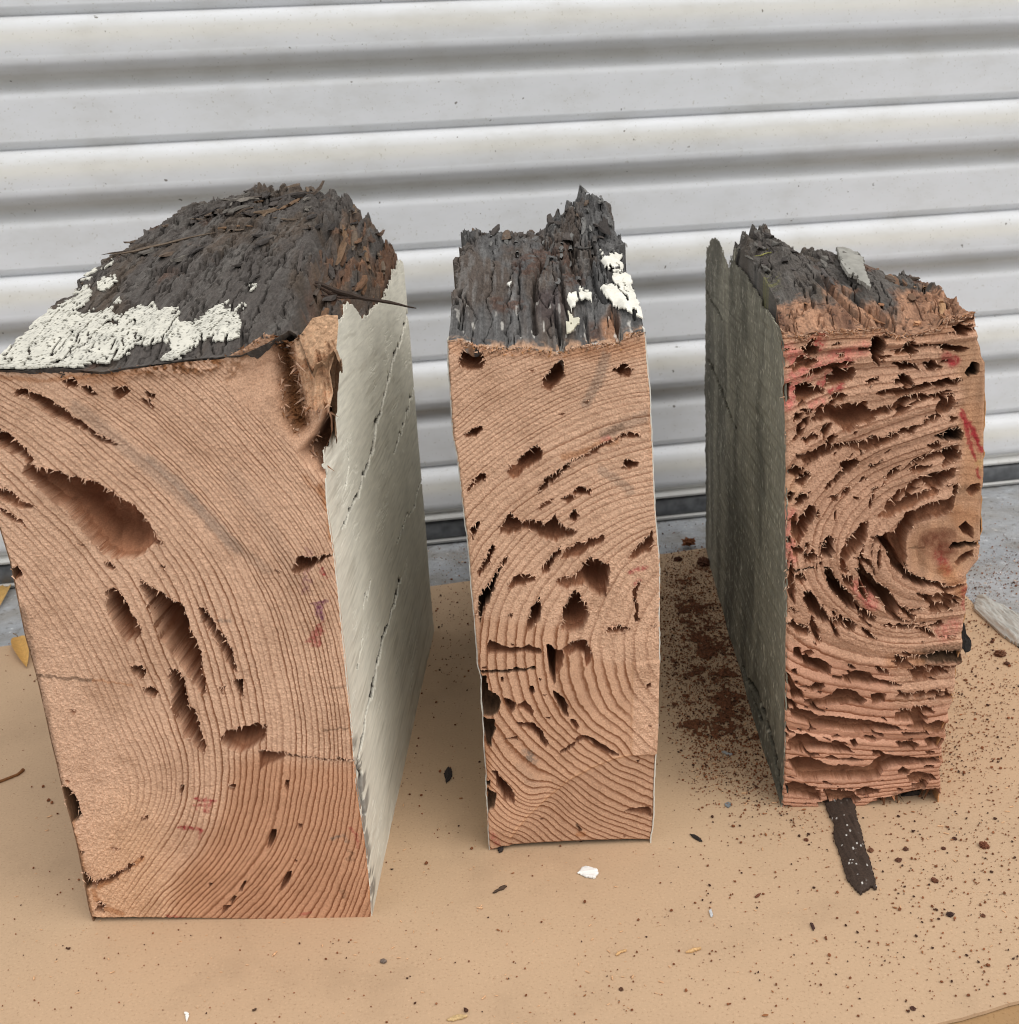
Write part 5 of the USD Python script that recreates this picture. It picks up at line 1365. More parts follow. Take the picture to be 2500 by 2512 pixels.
# countless smaller galleries following the rings in the softer wood
ang = np.arctan2(fr_.px[..., 1] - 1333, fr_.px[..., 0] - 2300); rad = np.hypot(fr_.px[..., 1] - 1333, fr_.px[..., 0] - 2300)
gal = fbm(np.stack([ph * .85, ang * rad / 62, 0 * ph], -1), 3, 88) + .10 * (fbm(fr_.q * 420, 3, 89) - .5)
soft = np.clip(1 - flesh * 1.5, 0, 1)
gm = (gal > .672 - .02 * rough) & (soft > .8)
lo_ = fr_.px[..., 1] > 1700
gd = ss(0, .0012, distance_transform_edt(gm) * fr_.cell) * (.006 + .006 * fbm(fr_.q * 90, 2, 90))
fr_.depth = np.maximum(fr_.depth, gd)
gk = np.clip(gd / .003, 0, 1)[..., None]
fr_.tint = fr_.tint * (1 - gk) + C_HOLE * gk
fr_.hole |= gm & (gd > .0015)
# the knot: tight brown rings round a dark heart
kd = np.hypot((fr_.px[..., 0] - 2298) / 1.15, fr_.px[..., 1] - 1338) + 42 * (fbm(fr_.q * 90, 3, 91) - .5)
kr = (.5 + .5 * np.cos(kd / 2.1)) * ss(82, 20, kd) * .26
fr_.tint = fr_.tint * (1 - kr[..., None]) + srgb(118, 66, 40) * kr[..., None]
kc = (ss(60, 12, kd) * (.5 + .9 * fbm(fr_.q * 420, 3, 92)))[..., None] * .8
fr_.tint = fr_.tint * (1 - kc) + srgb(98, 48, 32) * kc
# bands between galleries stand at slightly different heights, as torn wood does
band = (noise(np.stack([ph * .9, 0 * ph, 0 * ph], -1), 5) - .5) * .0035 * np.clip(1 - flesh, 0, 1) * (1 - .5 * sm)
fr_.build(block_r, ph, amp, rough, extra=band + .0012 * flesh)
fr_.fibres(block_r, rough, 1300, 13, .0012, .0036)
edge_fuzz(FR, fr_, block_r, 420, 33, [C_WOOD, C_WOOD * .8, srgb(176, 128, 92), srgb(140, 100, 74)])

def tint_r(xx, yy, uu, px, d):
    t = char_tint(501, base=srgb(84, 78, 72), brown=srgb(80, 70, 60), rot=srgb(120, 74, 44), rot_amt=.6, grey=srgb(120, 116, 110))(xx, yy, uu, px, d)
    q = np.stack([xx, yy, 0 * xx], -1)
    w = fbm(q * np.array([140, 70, 1]), 4, 6) - .5
    pale = region("R1 : 500,560 760,545 900,530 1100,580 1180,640 1200,560 1320,470 1380,440 1480,450 1560,480 1700,560 1760,760 500,800", px, 9)
    pale = np.clip(pale + 2.6 * w * (pale > .01) * (pale < .99), 0, 1)[..., None]
    m1 = ss(.36, .64, fbm(q * np.array([110, 26, 1]) + fbm(q * 40, 3, 4)[..., None], 4, 8))[..., None]
    og = (srgb(180, 138, 110) * m1 + srgb(112, 80, 62) * (1 - m1)) * .78 * (.8 + .4 * fbm(q * np.array([500, 60, 1]), 3, 10))[..., None]
    og = og * (1 - ss(.62, .72, fbm(q * 420, 3, 12))[..., None] * .6)
    og = og * np.array([1, .97, .93])
    t = t * (1 - pale) + og * pale
    moss = (region("R1 : 470,400 590,390 600,470 500,470", px, 3) * ss(.52, .6, fbm(q * 500, 3, 13)))[..., None]
    return t * (1 - .5 * moss) + srgb(112, 110, 60) * .5 * moss
def dips_r(xx, yy, uu, px):
    q = np.stack([xx, yy, 0 * xx], -1)
    h = np.zeros(xx.shape)
    for o, ln in traced("""R1 w9 d5 : 790,400 900,500 1000,600 1100,680
R1 w8 d5 : 950,480 1080,580 1180,690
R1 w10 d6 : 1120,580 1220,690
R1 w7 d5 : 840,400 880,460"""):
        h -= o['d'] * 1e-3 * ss(o['w'], o['w'] * .2, near_line(ln, px + (fbm(q * 260, 3, 5)[..., None] - .5) * 18))
    return h + ss(.7, .95, uu) * ss(.01, .04, yy) * .012 * (fbm(q * np.array([200, 90, 1]), 3, 16) - .5)
ctl = []
for uu_, zz_ in ((0, (.268, .277, .285, .294, .302, .304)), (.22, (.268, .280, .290, .301, .310, .311)), (.40, (.268, .281, .290, .296, .297, .291)), (.55, (.268, .281, .291, .296, .295, .289)), (.72, (.267, .279, .290, .296, .296, .291)), (.88, (.272, .281, .290, .290, .286, .280)), (1, (.276, .283, .288, .284, .276, .270))):
    for y_, z_ in zip((0, .025, .06, .12, .19, .24), zz_):
        ctl.append((uu_ * FR.w, y_, z_))
top_r = top_sheet(FR, fr_, ctl, 330, 230, .262, block_r, 600, tint_r, lambda x, y, u: .04 + .7 * ss(.07, .2, y) + .40 * ss(.74, .9, u), crest=.008, back=.07, holes=dips_r, inl=.0016, drop=.030)
flake(top_r, [pts('R1', '905,285 975,258 1000,290 1050,360 1060,420 1090,500 1085,525 1040,490 1000,470 960,440 930,390 912,330')], 'weathered_chip', block_r, paint_chip, srgb(150, 147, 138), lift=.0035, thick=.002, jag=10, seed=61, label='silver grey chip of old wood')

def rough_side_r(yy, zz, px):
    q = np.stack([yy, zz, 0 * yy], -1)
    wd = np.zeros(yy.shape)
    for o, ln in traced("""R1 w4 : 205,870 235,950 270,1040 310,1140 350,1240
R1 w3 : 190,480 230,560 280,650
R2 w3 : 200,0 250,110
R3 w6 : 330,400 375,480 420,600 470,800 500,980 520,1080
R3 w4 : 300,330 340,470 400,640"""):
        wd = np.maximum(wd, ss(o['w'] * .9, o['w'] * .2, near_line(ln, px + (fbm(q * 200, 3, 5)[..., None] - .5) * 14)))
    return .003 * wd + .0016 * (fbm(np.stack([yy * 25, zz * 300, 0 * yy], -1), 4, 8) - .5) + .003 * (fbm(np.stack([yy * 12, zz * 25, 0 * yy], -1), 3, 9) - .5)
def tint_side_r(yy, zz, px, h):
    q = np.stack([yy, zz, 0 * yy], -1)
    a = fbm(np.stack([yy * 36 + .8 * fbm(q * 20, 3, 3), zz * 11, 0 * yy], -1), 5, 18)
    b = fbm(np.stack([yy * 330, zz * 45, 0 * yy], -1), 3, 19)
    c = fbm(np.stack([yy * 14, zz * 5, 0 * yy], -1), 3, 23)
    t = srgb(112, 108, 95) * (.66 + .62 * ss(.3, .7, a))[..., None] * (.92 + .16 * b)[..., None]
    dark = ss(.50, .62, c)[..., None]
    t = t * (1 - .55 * dark) + srgb(58, 54, 46) * .55 * dark
    sp = ss(.70, .76, fbm(np.stack([yy * 700, zz * 160, 0 * yy], -1), 3, 29))[..., None]
    t = t * (1 - .5 * sp) + srgb(196, 190, 172) * .5 * sp
    k = ss(.0012, .0026, h)[..., None]
    return t * (1 - k) + srgb(40, 36, 30) * k
PANEL_R = np.vstack([pts('R1', '640,1580 640,770 600,690 572,640 535,585 505,575 495,540 470,490 430,430 410,390 372,345 350,338 372,240 352,245 330,330 315,350 290,290 262,205 235,186 212,190 205,220 182,250'), pts('P', '1600,700 1600,2100'), pts('R3', '560,1300')])
side_sheet(FR, 0, fr_.fl, .312, 260, 400, PANEL_R, rough_side_r, tint_side_r, 1.0, .0035, 'weathered_side', grey_side, block_r, label='weathered grey left side')
side_sheet(FR, FR.w, fr_.frr, .268, 60, 200, None, lambda y, z, p: .004 * (fbm(np.stack([y * 60, z * 120, 0 * y], -1), 3, 5) - .5), lambda y, z, p, h: np.tile(srgb(186, 136, 92), y.shape + (1,)), -1.0, .003, 'side_face', fibre_mat, block_r, y0=.003)
core(FR, fr_, block_r, .250, fibre_mat, C_DARK * 1.2)
splinters(FR, top_r, block_r, 40, 25, .11, .25, [C_CHAR, C_CHAR * .75, srgb(98, 94, 88)], (.008, .022), .5, .02, .8)
splinters(FR, top_r, block_r, 12, 26, .03, .14, [srgb(146, 112, 88), srgb(120, 92, 72), srgb(166, 132, 104), srgb(96, 82, 70)], (.005, .014), .7, .70, .99, fibre_mat)
splinters(FR, top_r, block_r, 5, 27, .0, .06, [srgb(176, 132, 98), srgb(140, 100, 72)], (.004, .010), .3, .05, .99, fibre_mat)

for k, (ln, rd, c) in enumerate((('455,312 520,280 600,262', .0007, srgb(150, 146, 84)), ('500,300 530,255', .0006, srgb(158, 150, 92)), ('365,240 400,300 440,330', .0014, srgb(96, 92, 84)), ('790,310 850,400 900,470', .0014, srgb(84, 78, 74)),
        ('560,290 640,340 690,380', .0013, srgb(78, 72, 68)), ('1490,540 1500,590 1490,640', .0016, srgb(160, 124, 90)), ('1330,470 1420,470 1480,490', .0014, srgb(170, 130, 96)), ('1040,600 1110,650 1180,690', .0014, srgb(150, 108, 78)))):
    sheet_sliver(top_r, pts('R1', ln), rd, c, block_r, seed=k)
# ------------------------------------------------------------------ things lying about
REG.update({'B6': (0, 2000, .65), 'B7': (1250, 2000, .65), 'W': (0, 1150, .3106), 'V': (2200, 1050, .3363)})
bit_mat = tinted('debris', .8, 900.0, .65, 1.35, .5, .0005, .2)
leaf_mat = tinted('dry_leaf', .7, 300.0, .8, 1.15, .2, .0004, .3)

def piece(name, polys, thick, col, label, category, z=.0004, rough=.0006, cell=.0004, mat_=None, group=None, white=0.0, tilt=0.0, seed=0, jag=4, parent=None):
    """a thin irregular bit lying on the sheet: outline traced, thickness and surface of its own"""
    P_ = np.vstack(polys)
    G = np.array([ground(a, b, z) for a, b in P_])
    lo, hi = G[:, :2].min(0) - .001, G[:, :2].max(0) + .001
    cell = max(cell, math.sqrt(np.prod(hi - lo) / 6000))
    n, m_ = max(8, int((hi[0] - lo[0]) / cell)), max(8, int((hi[1] - lo[1]) / cell))
    X, Y = np.meshgrid(np.linspace(lo[0], hi[0], n), np.linspace(lo[1], hi[1], m_), indexing='ij')
    base = np.stack([X, Y, np.full(X.shape, z)], -1)
    px = project(base)
    q = np.stack([X, Y, 0 * X], -1)
    w = (fbm(q * 500, 3, seed) - .5)[..., None] * jag
    mk = np.zeros(X.shape, bool)
    for g in polys:
        mk |= inside(g, px + w)
    keep = mk[:-1, :-1] & mk[1:, :-1] & mk[1:, 1:] & mk[:-1, 1:]
    if keep.sum() < 3:
        return
    edge = distance_transform_edt(mk) * cell
    long_ = (hi - lo).argmax()
    st = np.array([900, 90, 1]) if long_ == 1 else np.array([90, 900, 1])
    h = thick * (.35 + .65 * ss(0, thick * 1.2, edge)) + (fbm(q * st * .6, 3, seed + 1) - .5) * rough * 3 + tilt * ((X - lo[0]) / max(hi[0] - lo[0], 1e-6)) * thick
    top = base.copy(); top[..., 2] += np.maximum(h, thick * .2)
    t = np.tile(col, X.shape + (1,)) * (.75 + .5 * fbm(q * st * .8, 3, seed + 2))[..., None]
    if white:
        k = ss(1 - white, 1 - white + .04, fbm(q * np.array([1900, 420, 1]), 2, seed + 3))[..., None]
        t = t * (1 - k) + srgb(214, 210, 202) * k
    v, f, t = compact(top.reshape(-1, 3), grid_faces(n, m_, keep), t.reshape(-1, 3))
    nv = len(v)
    v2, f2, t2 = slab(v, f, np.zeros(3), t)
    v2[nv:, 2] = z
    obj(name, (v2, f2), mat_ or bit_mat, parent or '/World', tint=t2, **({} if parent else dict(label=label, category=category, group=group)))

def clump(x, y, r, col, label, group='clumps of termite frass on the paper', z=0.0, seed=0):
    c = ground(x, y, z)
    scale = .66 * r / F * np.linalg.norm(c - EYE)
    s = trimesh.creation.icosphere(subdivisions=3)
    d = .35 + 1.2 * fbm(s.vertices * 2.2 + seed * 7, 4, seed)
    g = noise(s.vertices * 7 + seed, seed + 3)
    v = s.vertices * (d * (.65 + .7 * g))[:, None] * scale * np.array([1, 1, .75])
    v[:, 2] = np.maximum(v[:, 2], -.35 * scale)
    v = v + c + [0, 0, .35 * scale + z]
    obj('frass_clump', (v, s.faces), bit_mat, tint=(np.tile(col, (len(v), 1)) * .75 + .012) * (.4 + 1.0 * g)[:, None], label=label, category='frass clump')

piece('wood_strip', [pts('R3', '770,1110 795,1200 830,1260 828,1340 850,1400 872,1460 890,1530 905,1585 950,1640 990,1682 1000,1665 1040,1650 1052,1630 1070,1650 1086,1645 1078,1590 1062,1530 1040,1460 1022,1420 1008,1350 995,1290 975,1240 950,1110')],
      .0032, srgb(62, 50, 42), 'dark brown strip with white flecks sticking out from under the right block', 'wood strip', white=.18, rough=.0005, seed=4)
piece('weathered_strip', [pts('V', '560,1300 590,1225 650,1232 730,1290 820,1330 900,1380 1000,1450 1100,1540 1100,1780 1000,1690 890,1600 820,1560 740,1500 660,1420 600,1370 565,1340')],
      .0055, srgb(178, 176, 168) * .9, 'pale grey weathered strip of old painted wood lying right of the right block', 'wood strip', rough=.0012, seed=9, cell=.0006, mat_=paint_chip)
piece('paint_chip', [pts('Z6', '1142,1768 1165,1735 1200,1722 1250,1732 1280,1735 1290,1770 1262,1806 1240,1800 1200,1795 1170,1780')], .0011, srgb(240, 238, 232) * .95, 'white paint chip in front of the middle block', 'paint chip', mat_=paint_chip, seed=10, rough=.0003, tilt=.4)
piece('paint_chip', [pts('B6', '694,745 704,742 716,746 714,765 708,780 702,778')], .0009, srgb(240, 238, 230) * .95, 'tiny white paint chip at the bottom edge below the widest block', 'paint chip', mat_=paint_chip, seed=11, rough=.0002)
piece('paint_chip', [pts('B7', '752,362 764,355 769,385 758,391')], .0009, srgb(190, 192, 192), 'small grey chip between the white chip and the dark strip', 'paint chip', mat_=paint_chip, seed=12, rough=.0002)
piece('paint_chip', [pts('R3', '165,830 190,825 240,845 215,855')], .0006, srgb(150, 150, 148), 'flat grey chip beside the lower left edge of the right block', 'paint chip', mat_=paint_chip, seed=13, rough=.0002)
piece('paint_chip', [pts('R3', '185,1140 205,1125 232,1135 215,1160 195,1155')], .0006, srgb(120, 124, 126), 'dark grey chip left of the foot of the right block', 'paint chip', mat_=paint_chip, seed=14, rough=.0002)
piece('bark_chip', [pts('Z6', '246,1090 262,1062 282,1056 300,1070 304,1110 285,1140 262,1165 248,1130')], .0022, srgb(52, 46, 44), 'black chip on the paper between the widest and middle blocks', 'bark chip', seed=15, rough=.0003)
piece('bark_chip', [pts('Z6', '553,1908 580,1886 615,1864 650,1848 674,1852 658,1874 620,1888 585,1902')], .0012, srgb(74, 58, 46), 'dark pointed shard in front of the middle block', 'bark chip', seed=16, rough=.0003)
piece('bark_chip', [pts('B7', '674,68 694,72 716,84 734,103 716,99 694,88')], .0012, srgb(46, 40, 36), 'black curved sliver right of the middle block', 'bark chip', seed=17, rough=.0003)
piece('bark_chip', [pts('B7', '924,310 938,295 952,292 946,304 932,316')], .0009, srgb(104, 62, 44), 'small reddish shard below the right block', 'bark chip', seed=18, rough=.0003)
piece('bark_chip', [pts('B7', '1134,408 1148,410 1156,430 1146,440 1138,426')], .0014, srgb(66, 46, 40), 'small dark chip below the right block near the frass', 'bark chip', seed=19, rough=.0003)
piece('bark_chip', [pts('Z6', '605,1592 650,1585 640,1622 612,1630')], .0012, srgb(52, 44, 40), 'black crumb under the left corner of the middle block', 'bark chip', seed=20, rough=.0003)
piece('bark_chip', [pts('B6', '946,738 962,728 974,722 970,732 954,742')], .0009, srgb(78, 58, 44), 'small dark sliver near the bottom edge left of the white chip', 'bark chip', seed=21, rough=.0002)
piece('bark_chip', [pts('B6', '1430,548 1444,540 1466,552 1450,562 1436,558')], .0012, srgb(112, 98, 88), 'grey crumb in front of the widest block to its right', 'bark chip', seed=22, rough=.0002)
piece('bark_chip', [pts('B6', '1462,204 1494,200 1480,208')], .0008, srgb(66, 54, 44), 'thin dark sliver beside the right foot of the widest block', 'bark chip', seed=23, rough=.0002)
piece('wood_sliver', [pts('B7', '660,521 676,510 700,502 722,498 726,507 700,516 678,524')], .0012, srgb(196, 158, 110), 'pale splinter near the bottom edge right of centre', 'splinter', seed=24, rough=.0002)
piece('wood_sliver', [pts('B7', '395,527 416,514 440,507 448,513 424,522 404,532')], .0010, srgb(190, 152, 106), 'shorter pale splinter left of the other pale splinter', 'splinter', seed=25, rough=.0002)
piece('wood_sliver', [pts('B6', '1684,772 1730,752 1770,755 1765,764 1720,778 1690,782')], .0008, srgb(188, 160, 116), 'flat pale splinter at the bottom edge below the middle block', 'splinter', seed=26, rough=.0002)
for k, (x, y, r, c, lab) in enumerate([
        (2414, 2077, 15, srgb(128, 74, 46), 'rusty crumbled frass clump in front of the right block, farthest right'), (2293, 2162, 10, srgb(120, 72, 46), 'frass clump to the right of the end of the dark strip'),
        (2204, 2112, 9, srgb(110, 68, 46), 'round frass clump beside the tip of the dark strip'), (2222, 2085, 8, srgb(104, 64, 42), 'small frass clump above the round one beside the dark strip'),
        (2342, 2059, 7, srgb(96, 58, 40), 'small dark frass clump in front of the right block'), (2315, 2083, 7, srgb(110, 66, 44), 'small oval frass clump left of the rusty clump'),
        (2136, 2088, 9, srgb(140, 92, 62), 'tan oval frass clump touching the dark strip'), (2330, 2246, 10, srgb(70, 44, 34), 'blackish frass clump in the lower right of the paper'),
        (2412, 2248, 7, srgb(118, 72, 46), 'frass clump right of the blackish one'), (1978, 2062, 7, srgb(120, 70, 44), 'frass clump left of the dark strip'),
        (1524, 2428, 7, srgb(110, 74, 50), 'frass clump near the bottom edge below the white chip'), (2240, 2476, 8, srgb(96, 60, 44), 'frass clump near the bottom right corner'),
        (2453, 1608, 17, srgb(122, 80, 54), 'broad brown frass clump below the pale grey strip'), (2470, 1630, 9, srgb(100, 62, 40), 'dark frass clump next to the broad brown one'),
        (2434, 1576, 6, srgb(104, 60, 40), 'little frass clump close to the pale grey strip')]):
    clump(x, y, r, c, lab, seed=k + 3)
for k, (x, y, r, c, lab) in enumerate([(1654, 1306, 12, srgb(128, 76, 44), 'small rusty lump on the concrete behind the paper'), (1689, 1335, 23, srgb(138, 82, 46), 'large rusty lump at the back edge of the paper'),
        (1663, 1375, 13, srgb(92, 52, 30), 'brown lump on the back of the paper between the middle and right blocks'), (1728, 1385, 24, srgb(96, 54, 30), 'wide brown lump against the back of the right block')]):
    clump(x, y, r, c, lab, seed=k + 31, z=-.004 if k == 0 else 0)

# frass: a loose carpet where it is thick, and single pellets everywhere
gx, gy = np.meshgrid(np.linspace(.10, .30, 330), np.linspace(.50, .985, 520), indexing='ij')
gp_ = np.stack([gx, gy, 0 * gx], -1)
gpx = project(gp_)
den = region("P : 1640,1400 1700,1385 1770,1375 1800,1480 1850,1650 1905,1930 1850,1900 1760,1830 1700,1850 1640,1780 1615,1600", gpx, 14)
q = gp_ * 1.0
nz = fbm(q * 55, 4, 71); fz = fbm(q * 650, 3, 72)
nz = .55 * nz + .45 * fbm(q * 190, 3, 75)
hh = .0040 * np.clip(den * 1.2 - 1.14 + 1.7 * (nz - .5) , -.2, .7) + (fz - .55) * .0030 * (den > .05)
hh = np.where(den < .08, -1, hh)
mk = hh > .00015
keep = mk[:-1, :-1] & mk[1:, :-1] & mk[1:, 1:] & mk[:-1, 1:]
pv_ = gp_.copy(); pv_[..., 2] = np.maximum(hh, 0) + .0002
t = srgb(108, 68, 45) * (.35 + 1.1 * fbm(q * 800, 2, 73))[..., None]
v, f, t = compact(pv_.reshape(-1, 3), grid_faces(*gx.shape, keep), t.reshape(-1, 3))
obj('frass_carpet', (v, f), bit_mat, tint=t, kind='stuff', label='dark brown carpet of termite frass between the middle and right blocks', category='frass')

cand = np.c_[rng.uniform(-.45, .62, 900000), rng.uniform(.33, 1.08, 900000), np.zeros(900000)]
cpx = project(cand)
ok = (cpx[:, 0] > -150) & (cpx[:, 0] < 2650) & (cpx[:, 1] < 2650)
cand, cpx = cand[ok], cpx[ok]
W = np.full(len(cand), .0050)
def add_den(text, w, soft):
    global W
    step = 12.0
    X, Y = np.meshgrid(np.arange(-150, 2660, step), np.arange(1100, 2660, step), indexing='ij')
    r_ = region(text, np.stack([X, Y], -1), soft / step)
    W = W + 1.7 * w * map_coordinates(r_, [(cpx[:, 0] + 150) / step, (cpx[:, 1] - 1100) / step], order=1, mode='nearest')
add_den("P : 1600,1380 1780,1360 1930,1980 1700,1900 1600,1560", .26, 30)
add_den("P : 1660,1700 1910,1850 1990,2040 1760,2000", .05, 40)
add_den("P : 2280,1480 2420,1480 2560,1680 2480,1900 2300,1920 2230,1760", .075, 40)
add_den("P : 2290,1800 2350,1780 2330,1900 2250,1950", .12, 15)
add_den("P : 2150,1950 2560,1900 2560,2420 2200,2350 2100,2150", .030, 60)
add_den("P : 1900,1990 2060,1990 2050,2050 1880,2060", .05, 25)
add_den("P : 1650,2000 2600,2000 2600,2540 1650,2540", .010, 90)
add_den("P : 1250,2330 1560,2330 1560,2480 1250,2480", .014, 60)
add_den("P : 1060,1340 1180,1320 1180,1700 1060,1700", .020, 30)
add_den("P : 900,1800 1200,1800 1250,2200 900,2100", .004, 60)
add_den("P : 2260,1340 2560,1330 2560,1500 2280,1480", .05, 30)
add_den("P : 0,2250 2500,2250 2500,2540 0,2540", .004, 60)
sel = rng.random(len(cand)) < W
pos = cand[sel]; ppx = cpx[sel]
print('frass pellets', len(pos))
onp = shapely.contains_xy(PP, pos[:, 0], pos[:, 1])
pos[:, 2] = np.where(onp, 0.0003, -.0042)
inst = UsdGeom.PointInstancer.Define(stage, '/World/frass_pellets')
put(inst.GetPrim(), kind='stuff', label='brown termite frass pellets and sawdust specks scattered over the paper and concrete', category='frass')
protos = []
def proto(name, sx, sy, sz, col, seed):
    s = trimesh.creation.icosphere(subdivisions=1)
    r = np.random.default_rng(seed)
    v = s.vertices * (1 + r.normal(0, .14, (len(s.vertices), 1))) * np.array([sx, sy, sz])
    v[:, 2] += sz * .8
    m = usdkit.mesh(stage, f'/World/frass_pellets/{name}', (v, s.faces), bit_mat)
    UsdGeom.PrimvarsAPI(m).CreatePrimvar('tint', Sdf.ValueTypeNames.Color3fArray, 'vertex').Set(Vt.Vec3fArray.FromNumpy(np.tile(col, (len(v), 1)).astype(np.float32)))
    protos.append(m.GetPath())
proto('pellet', .00055, .00075, .0005, srgb(112, 68, 42), 1)
proto('pellet_001', .00050, .00060, .00045, srgb(138, 88, 58), 2)
proto('pellet_002', .00070, .00055, .0005, srgb(68, 44, 32), 3)
proto('sawdust', .0012, .00030, .00022, srgb(206, 164, 124), 4)
proto('sawdust_001', .0009, .00035, .00025, srgb(140, 92, 58), 5)
inst.CreatePrototypesRel().SetTargets(protos)
N = len(pos)
idx = rng.choice(5, N, p=[.30, .27, .17, .10, .16])
pale = (ppx[:, 0] < 1650) & (ppx[:, 1] > 2000)
idx = np.where(pale & (rng.random(N) < .35), 3, idx)
inst.CreateProtoIndicesAttr(Vt.IntArray.FromNumpy(idx.astype(np.int32)))
inst.CreatePositionsAttr(Vt.Vec3fArray.FromNumpy(pos.astype(np.float32)))
a = rng.uniform(0, 2 * math.pi, N)
inst.CreateOrientationsAttr(Vt.QuathArray([Gf.Quath(float(math.cos(t_ / 2)), 0.0, 0.0, float(math.sin(t_ / 2))) for t_ in a]))
sc = np.clip(rng.lognormal(-.72, .45, N), .25, 1.7)
inst.CreateScalesAttr(Vt.Vec3fArray.FromNumpy(np.repeat(sc[:, None], 3, 1).astype(np.float32)))

# left edge: a twig, leaves and the end of an old board
def tube(P_, R_, n=7):
    P_ = np.asarray(P_, float); R_ = np.broadcast_to(R_, len(P_))
    T = np.gradient(P_, axis=0); T /= np.linalg.norm(T, axis=1, keepdims=True)
    A = np.cross(T, [0, 0, 1.0]); A /= np.maximum(np.linalg.norm(A, axis=1, keepdims=True), 1e-9)
    B = np.cross(T, A)
    th = np.linspace(0, 2 * math.pi, n, endpoint=False)
    v = P_[:, None] + R_[:, None, None] * (np.cos(th)[None, :, None] * A[:, None] + np.sin(th)[None, :, None] * B[:, None])
    k = len(P_); f = []
    for i in range(k - 1):
        for j in range(n):
            f.append([i * n + j, i * n + (j + 1) % n, (i + 1) * n + (j + 1) % n, (i + 1) * n + j])
    V = v.reshape(-1, 3)
    F_ = np.array(f); F_ = np.vstack([F_[:, [0, 1, 2]], F_[:, [0, 2, 3]]])
    c0, c1 = len(V), len(V) + 1
    V = np.vstack([V, P_[0], P_[-1]])
    cap = [[c0, (j + 1) % n, j] for j in range(n)] + [[c1, (k - 1) * n + j, (k - 1) * n + (j + 1) % n] for j in range(n)]
    return V, np.vstack([F_, cap])
tw = np.array([ground(x, y, .001) for x, y in ((-60, 1932), (-20, 1924), (0, 1917), (23, 1908), (43, 1900), (52, 1893), (57, 1888))])
v, f = tube(tw, [.0009, .001, .001, .0009, .0009, .0011, .0012])
obj('twig', (v, f), bit_mat, tint=np.tile(srgb(120, 80, 48), (len(v), 1)), label='thin brown bent twig on the paper at the left edge', category='twig')

def leaf(poly_px, depth_base, lean, label, stem, col):
    """a curled dry leaf: midrib between the two ends, blade bent up on both sides"""
    a, b = ground(*poly_px[0], depth_base), ground(*poly_px[1], depth_base)
    wid = poly_px[2] / F * np.linalg.norm(a - EYE)
    t = np.linspace(0, 1, 15); s = np.linspace(-1, 1, 7)
    T, S = np.meshgrid(t, s, indexing='ij')
    d = b - a; L = np.linalg.norm(d); d /= L
    n = np.cross(d, [0, 0, 1.0])
    w = wid * np.sin(np.pi * T ** .8) ** .8
    v = a + T[..., None] * L * d + (S * w)[..., None] * n + np.array([0, 0, 1.0]) * (.0012 + np.abs(S) ** 1.5 * w * .7 + lean * np.sin(T * 3) * .004)[..., None]
    th = thing('dry_leaf', label, 'leaf')
    tt = np.tile(col, (T.size, 1)) * (.8 + .4 * fbm(v.reshape(-1, 3) * 300, 3, 4))[:, None]
    vv, ff, tc = slab(v.reshape(-1, 3), grid_faces(15, 7), np.array([0, 0, -.0003]), tt)
    obj('blade', (vv, ff), leaf_mat, th, tint=tc)
    s0 = ground(*stem, depth_base)
    P_ = np.array([a + d * L * .05, a - d * L * .06 + [0, 0, .0012], s0 + [0, 0, .0012]])
    vv, ff = tube(P_, .0004, 5)
    obj('stem', (vv, ff), bit_mat, th, tint=np.tile(srgb(110, 84, 52), (len(vv), 1)))
leaf(((44, 1566), (66, 1640), 17), .0008, .6, 'yellow dry leaf standing on the paper against the widest block', (33, 1557), srgb(196, 152, 84))
leaf(((22, 1436), (-6, 1500), 13), -.003, .5, 'yellow dry leaf at the left edge behind the widest block', (32, 1424), srgb(186, 150, 90))
bb = thing('grey_board', 'end of a grey weathered board on the concrete at the left edge', 'board')
o_ = ground(-330, 1432, -.0044)
n_, m_ = 40, 12
def board_mesh(x0, x1, y0, y1, z0, z1):
    b = trimesh.creation.box([x1 - x0, y1 - y0, z1 - z0]).subdivide_to_size(.012)
    v = b.vertices + [(x0 + x1) / 2, (y0 + y1) / 2, (z0 + z1) / 2]
    v = v + (np.stack([fbm(v * 70, 3, k) for k in (1, 2, 3)], -1) - .5) * .004
    return v, b.faces
g0 = ground(16, 1432, -.0044)
for nm, (x0, x1, y0, y1, z0, z1), c in (('board', (g0[0] - .26, g0[0], g0[1] + .004, g0[1] + .07, .012, .032), srgb(172, 168, 158)), ('block', (g0[0] - .20, g0[0] - .012, g0[1] + .012, g0[1] + .06, -.0044, .0125), srgb(70, 66, 60))):
    v, f = board_mesh(x0, x1, y0, y1, z0, z1)
    obj(nm, (v, f), grey_side, bb, tint=np.tile(c, (len(v), 1)))

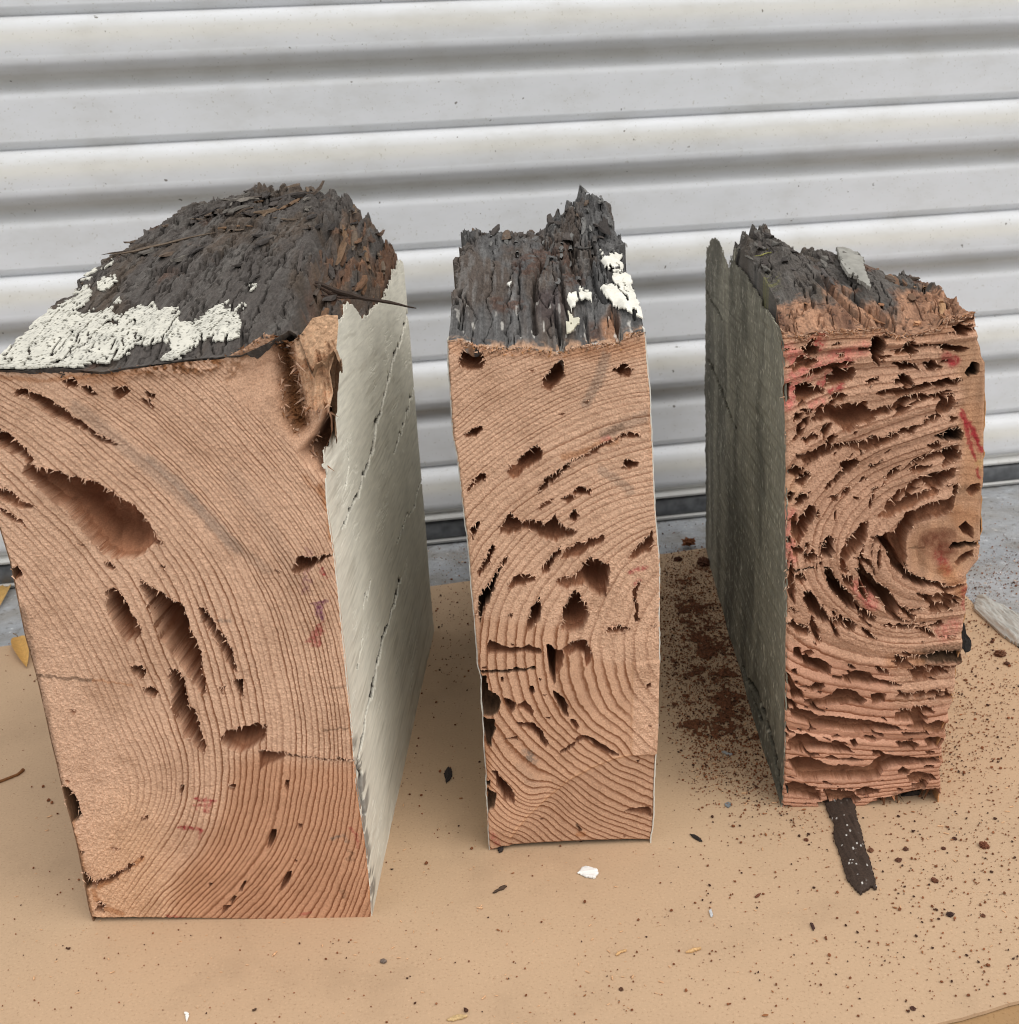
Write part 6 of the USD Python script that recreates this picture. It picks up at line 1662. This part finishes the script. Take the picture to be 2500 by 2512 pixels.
# a loose dark sliver lying across the broken corner of the widest block
SL = thing('dark_sliver', 'long thin dark sliver lying across the broken top right corner of the widest block', 'splinter')
def sliver(pp, yloc, rad, col, name):
    P_ = np.array([FL.P(*[np.array(c) for c in FL.front(np.array([p_]), y_)[0] + np.array([0, 0, 0])]) if False else FL.o + FL.front(np.array([p_], float), y_)[0] @ np.stack([FL.ex, FL.ey, FL.ez]) for p_, y_ in zip(pp, yloc)])
    t = np.linspace(0, 1, 16)
    s = np.linspace(0, 1, len(P_))
    Q = np.stack([np.interp(t, s, P_[:, k]) for k in range(3)], -1)
    Q += (np.stack([fbm(np.c_[t * 9, t * 0 + k, t * 0], 2, k) for k in range(3)], -1) - .5) * .0014
    R_ = np.interp(t, [0, .15, .5, .8, 1], np.array([.3, .9, 1, .8, .25])) * rad
    v, f = tube(Q, R_, 6)
    obj(name, (v, f), charred, SL, tint=np.tile(col, (len(v), 1)) * (.7 + .6 * fbm(v * 500, 2, 3))[:, None])
Z = lambda s_: pts('Z1', s_)
sliver(Z('1305,498 1400,528 1520,572 1640,592 1784,624'), (.13, .14, .15, .16, .17), .0014, srgb(58, 46, 38), 'strand')
sliver(Z('1345,520 1420,556 1500,575 1600,590'), (.132, .142, .15, .158), .0010, srgb(66, 50, 40), 'strand')
sliver(Z('1380,566 1440,574 1540,580'), (.135, .142, .152), .0008, srgb(60, 46, 38), 'strand')

# dark scale hanging on the lower right edge of the right block
def front_slab(fr, poly, y0, thick, col, name, parent, seed=0):
    Q = fr.front(poly, y0)
    pl = Polygon(Q[:, [0, 2]]).buffer(0)
    m = trimesh.creation.extrude_polygon(pl, thick, engine='earcut').subdivide_to_size(.003)
    v = m.vertices
    w = (np.stack([fbm(v * 220 + k, 3, seed + k) for k in range(3)], -1) - .5) * .0022
    v = v + w
    P_ = fr.P(v[:, 0], y0 + v[:, 2], v[:, 1])
    obj(name, (P_, m.faces), charred, parent, tint=np.tile(col, (len(P_), 1)) * (.6 + .8 * fbm(v * 400, 2, seed))[:, None], label='black scale of old bark' if name == 'bark_scale' else None)
front_slab(FR, pts('R2', '1560,1300 1598,1275 1612,1335 1642,1375 1634,1430 1605,1444 1590,1415 1560,1420'), .006, .03, srgb(40, 36, 34), 'bark_scale', block_r, 3)
front_slab(FR, pts('R3', '1040,1120 1180,1100 1280,1066 1340,1060 1330,1095 1240,1130 1180,1150 1130,1180 1000,1200 960,1195'), .010, .05, srgb(48, 40, 34), 'bark_scale', block_r, 4)
front_slab(FR, pts('R3', '560,1185 700,1170 950,1175 1000,1190 960,1205 720,1207 560,1205'), .006, .05, srgb(60, 46, 36), 'bark_scale', block_r, 5)
r9 = np.random.default_rng(99)
xs = r9.uniform(.035, .088, 26)
b_ = FR.P(xs, r9.uniform(.001, .012, 26), fr_.fb(xs) + .001)
spikes(block_r, b_, -np.tile(FR.ez, (26, 1)) + r9.normal(0, .35, (26, 3)), r9.uniform(.003, .010, 26), r9.uniform(.0005, .0013, 26), r9, np.array([srgb(96, 62, 40), srgb(60, 44, 34), srgb(170, 118, 84)])[r9.integers(0, 3, 26)], name='hanging_fibres')
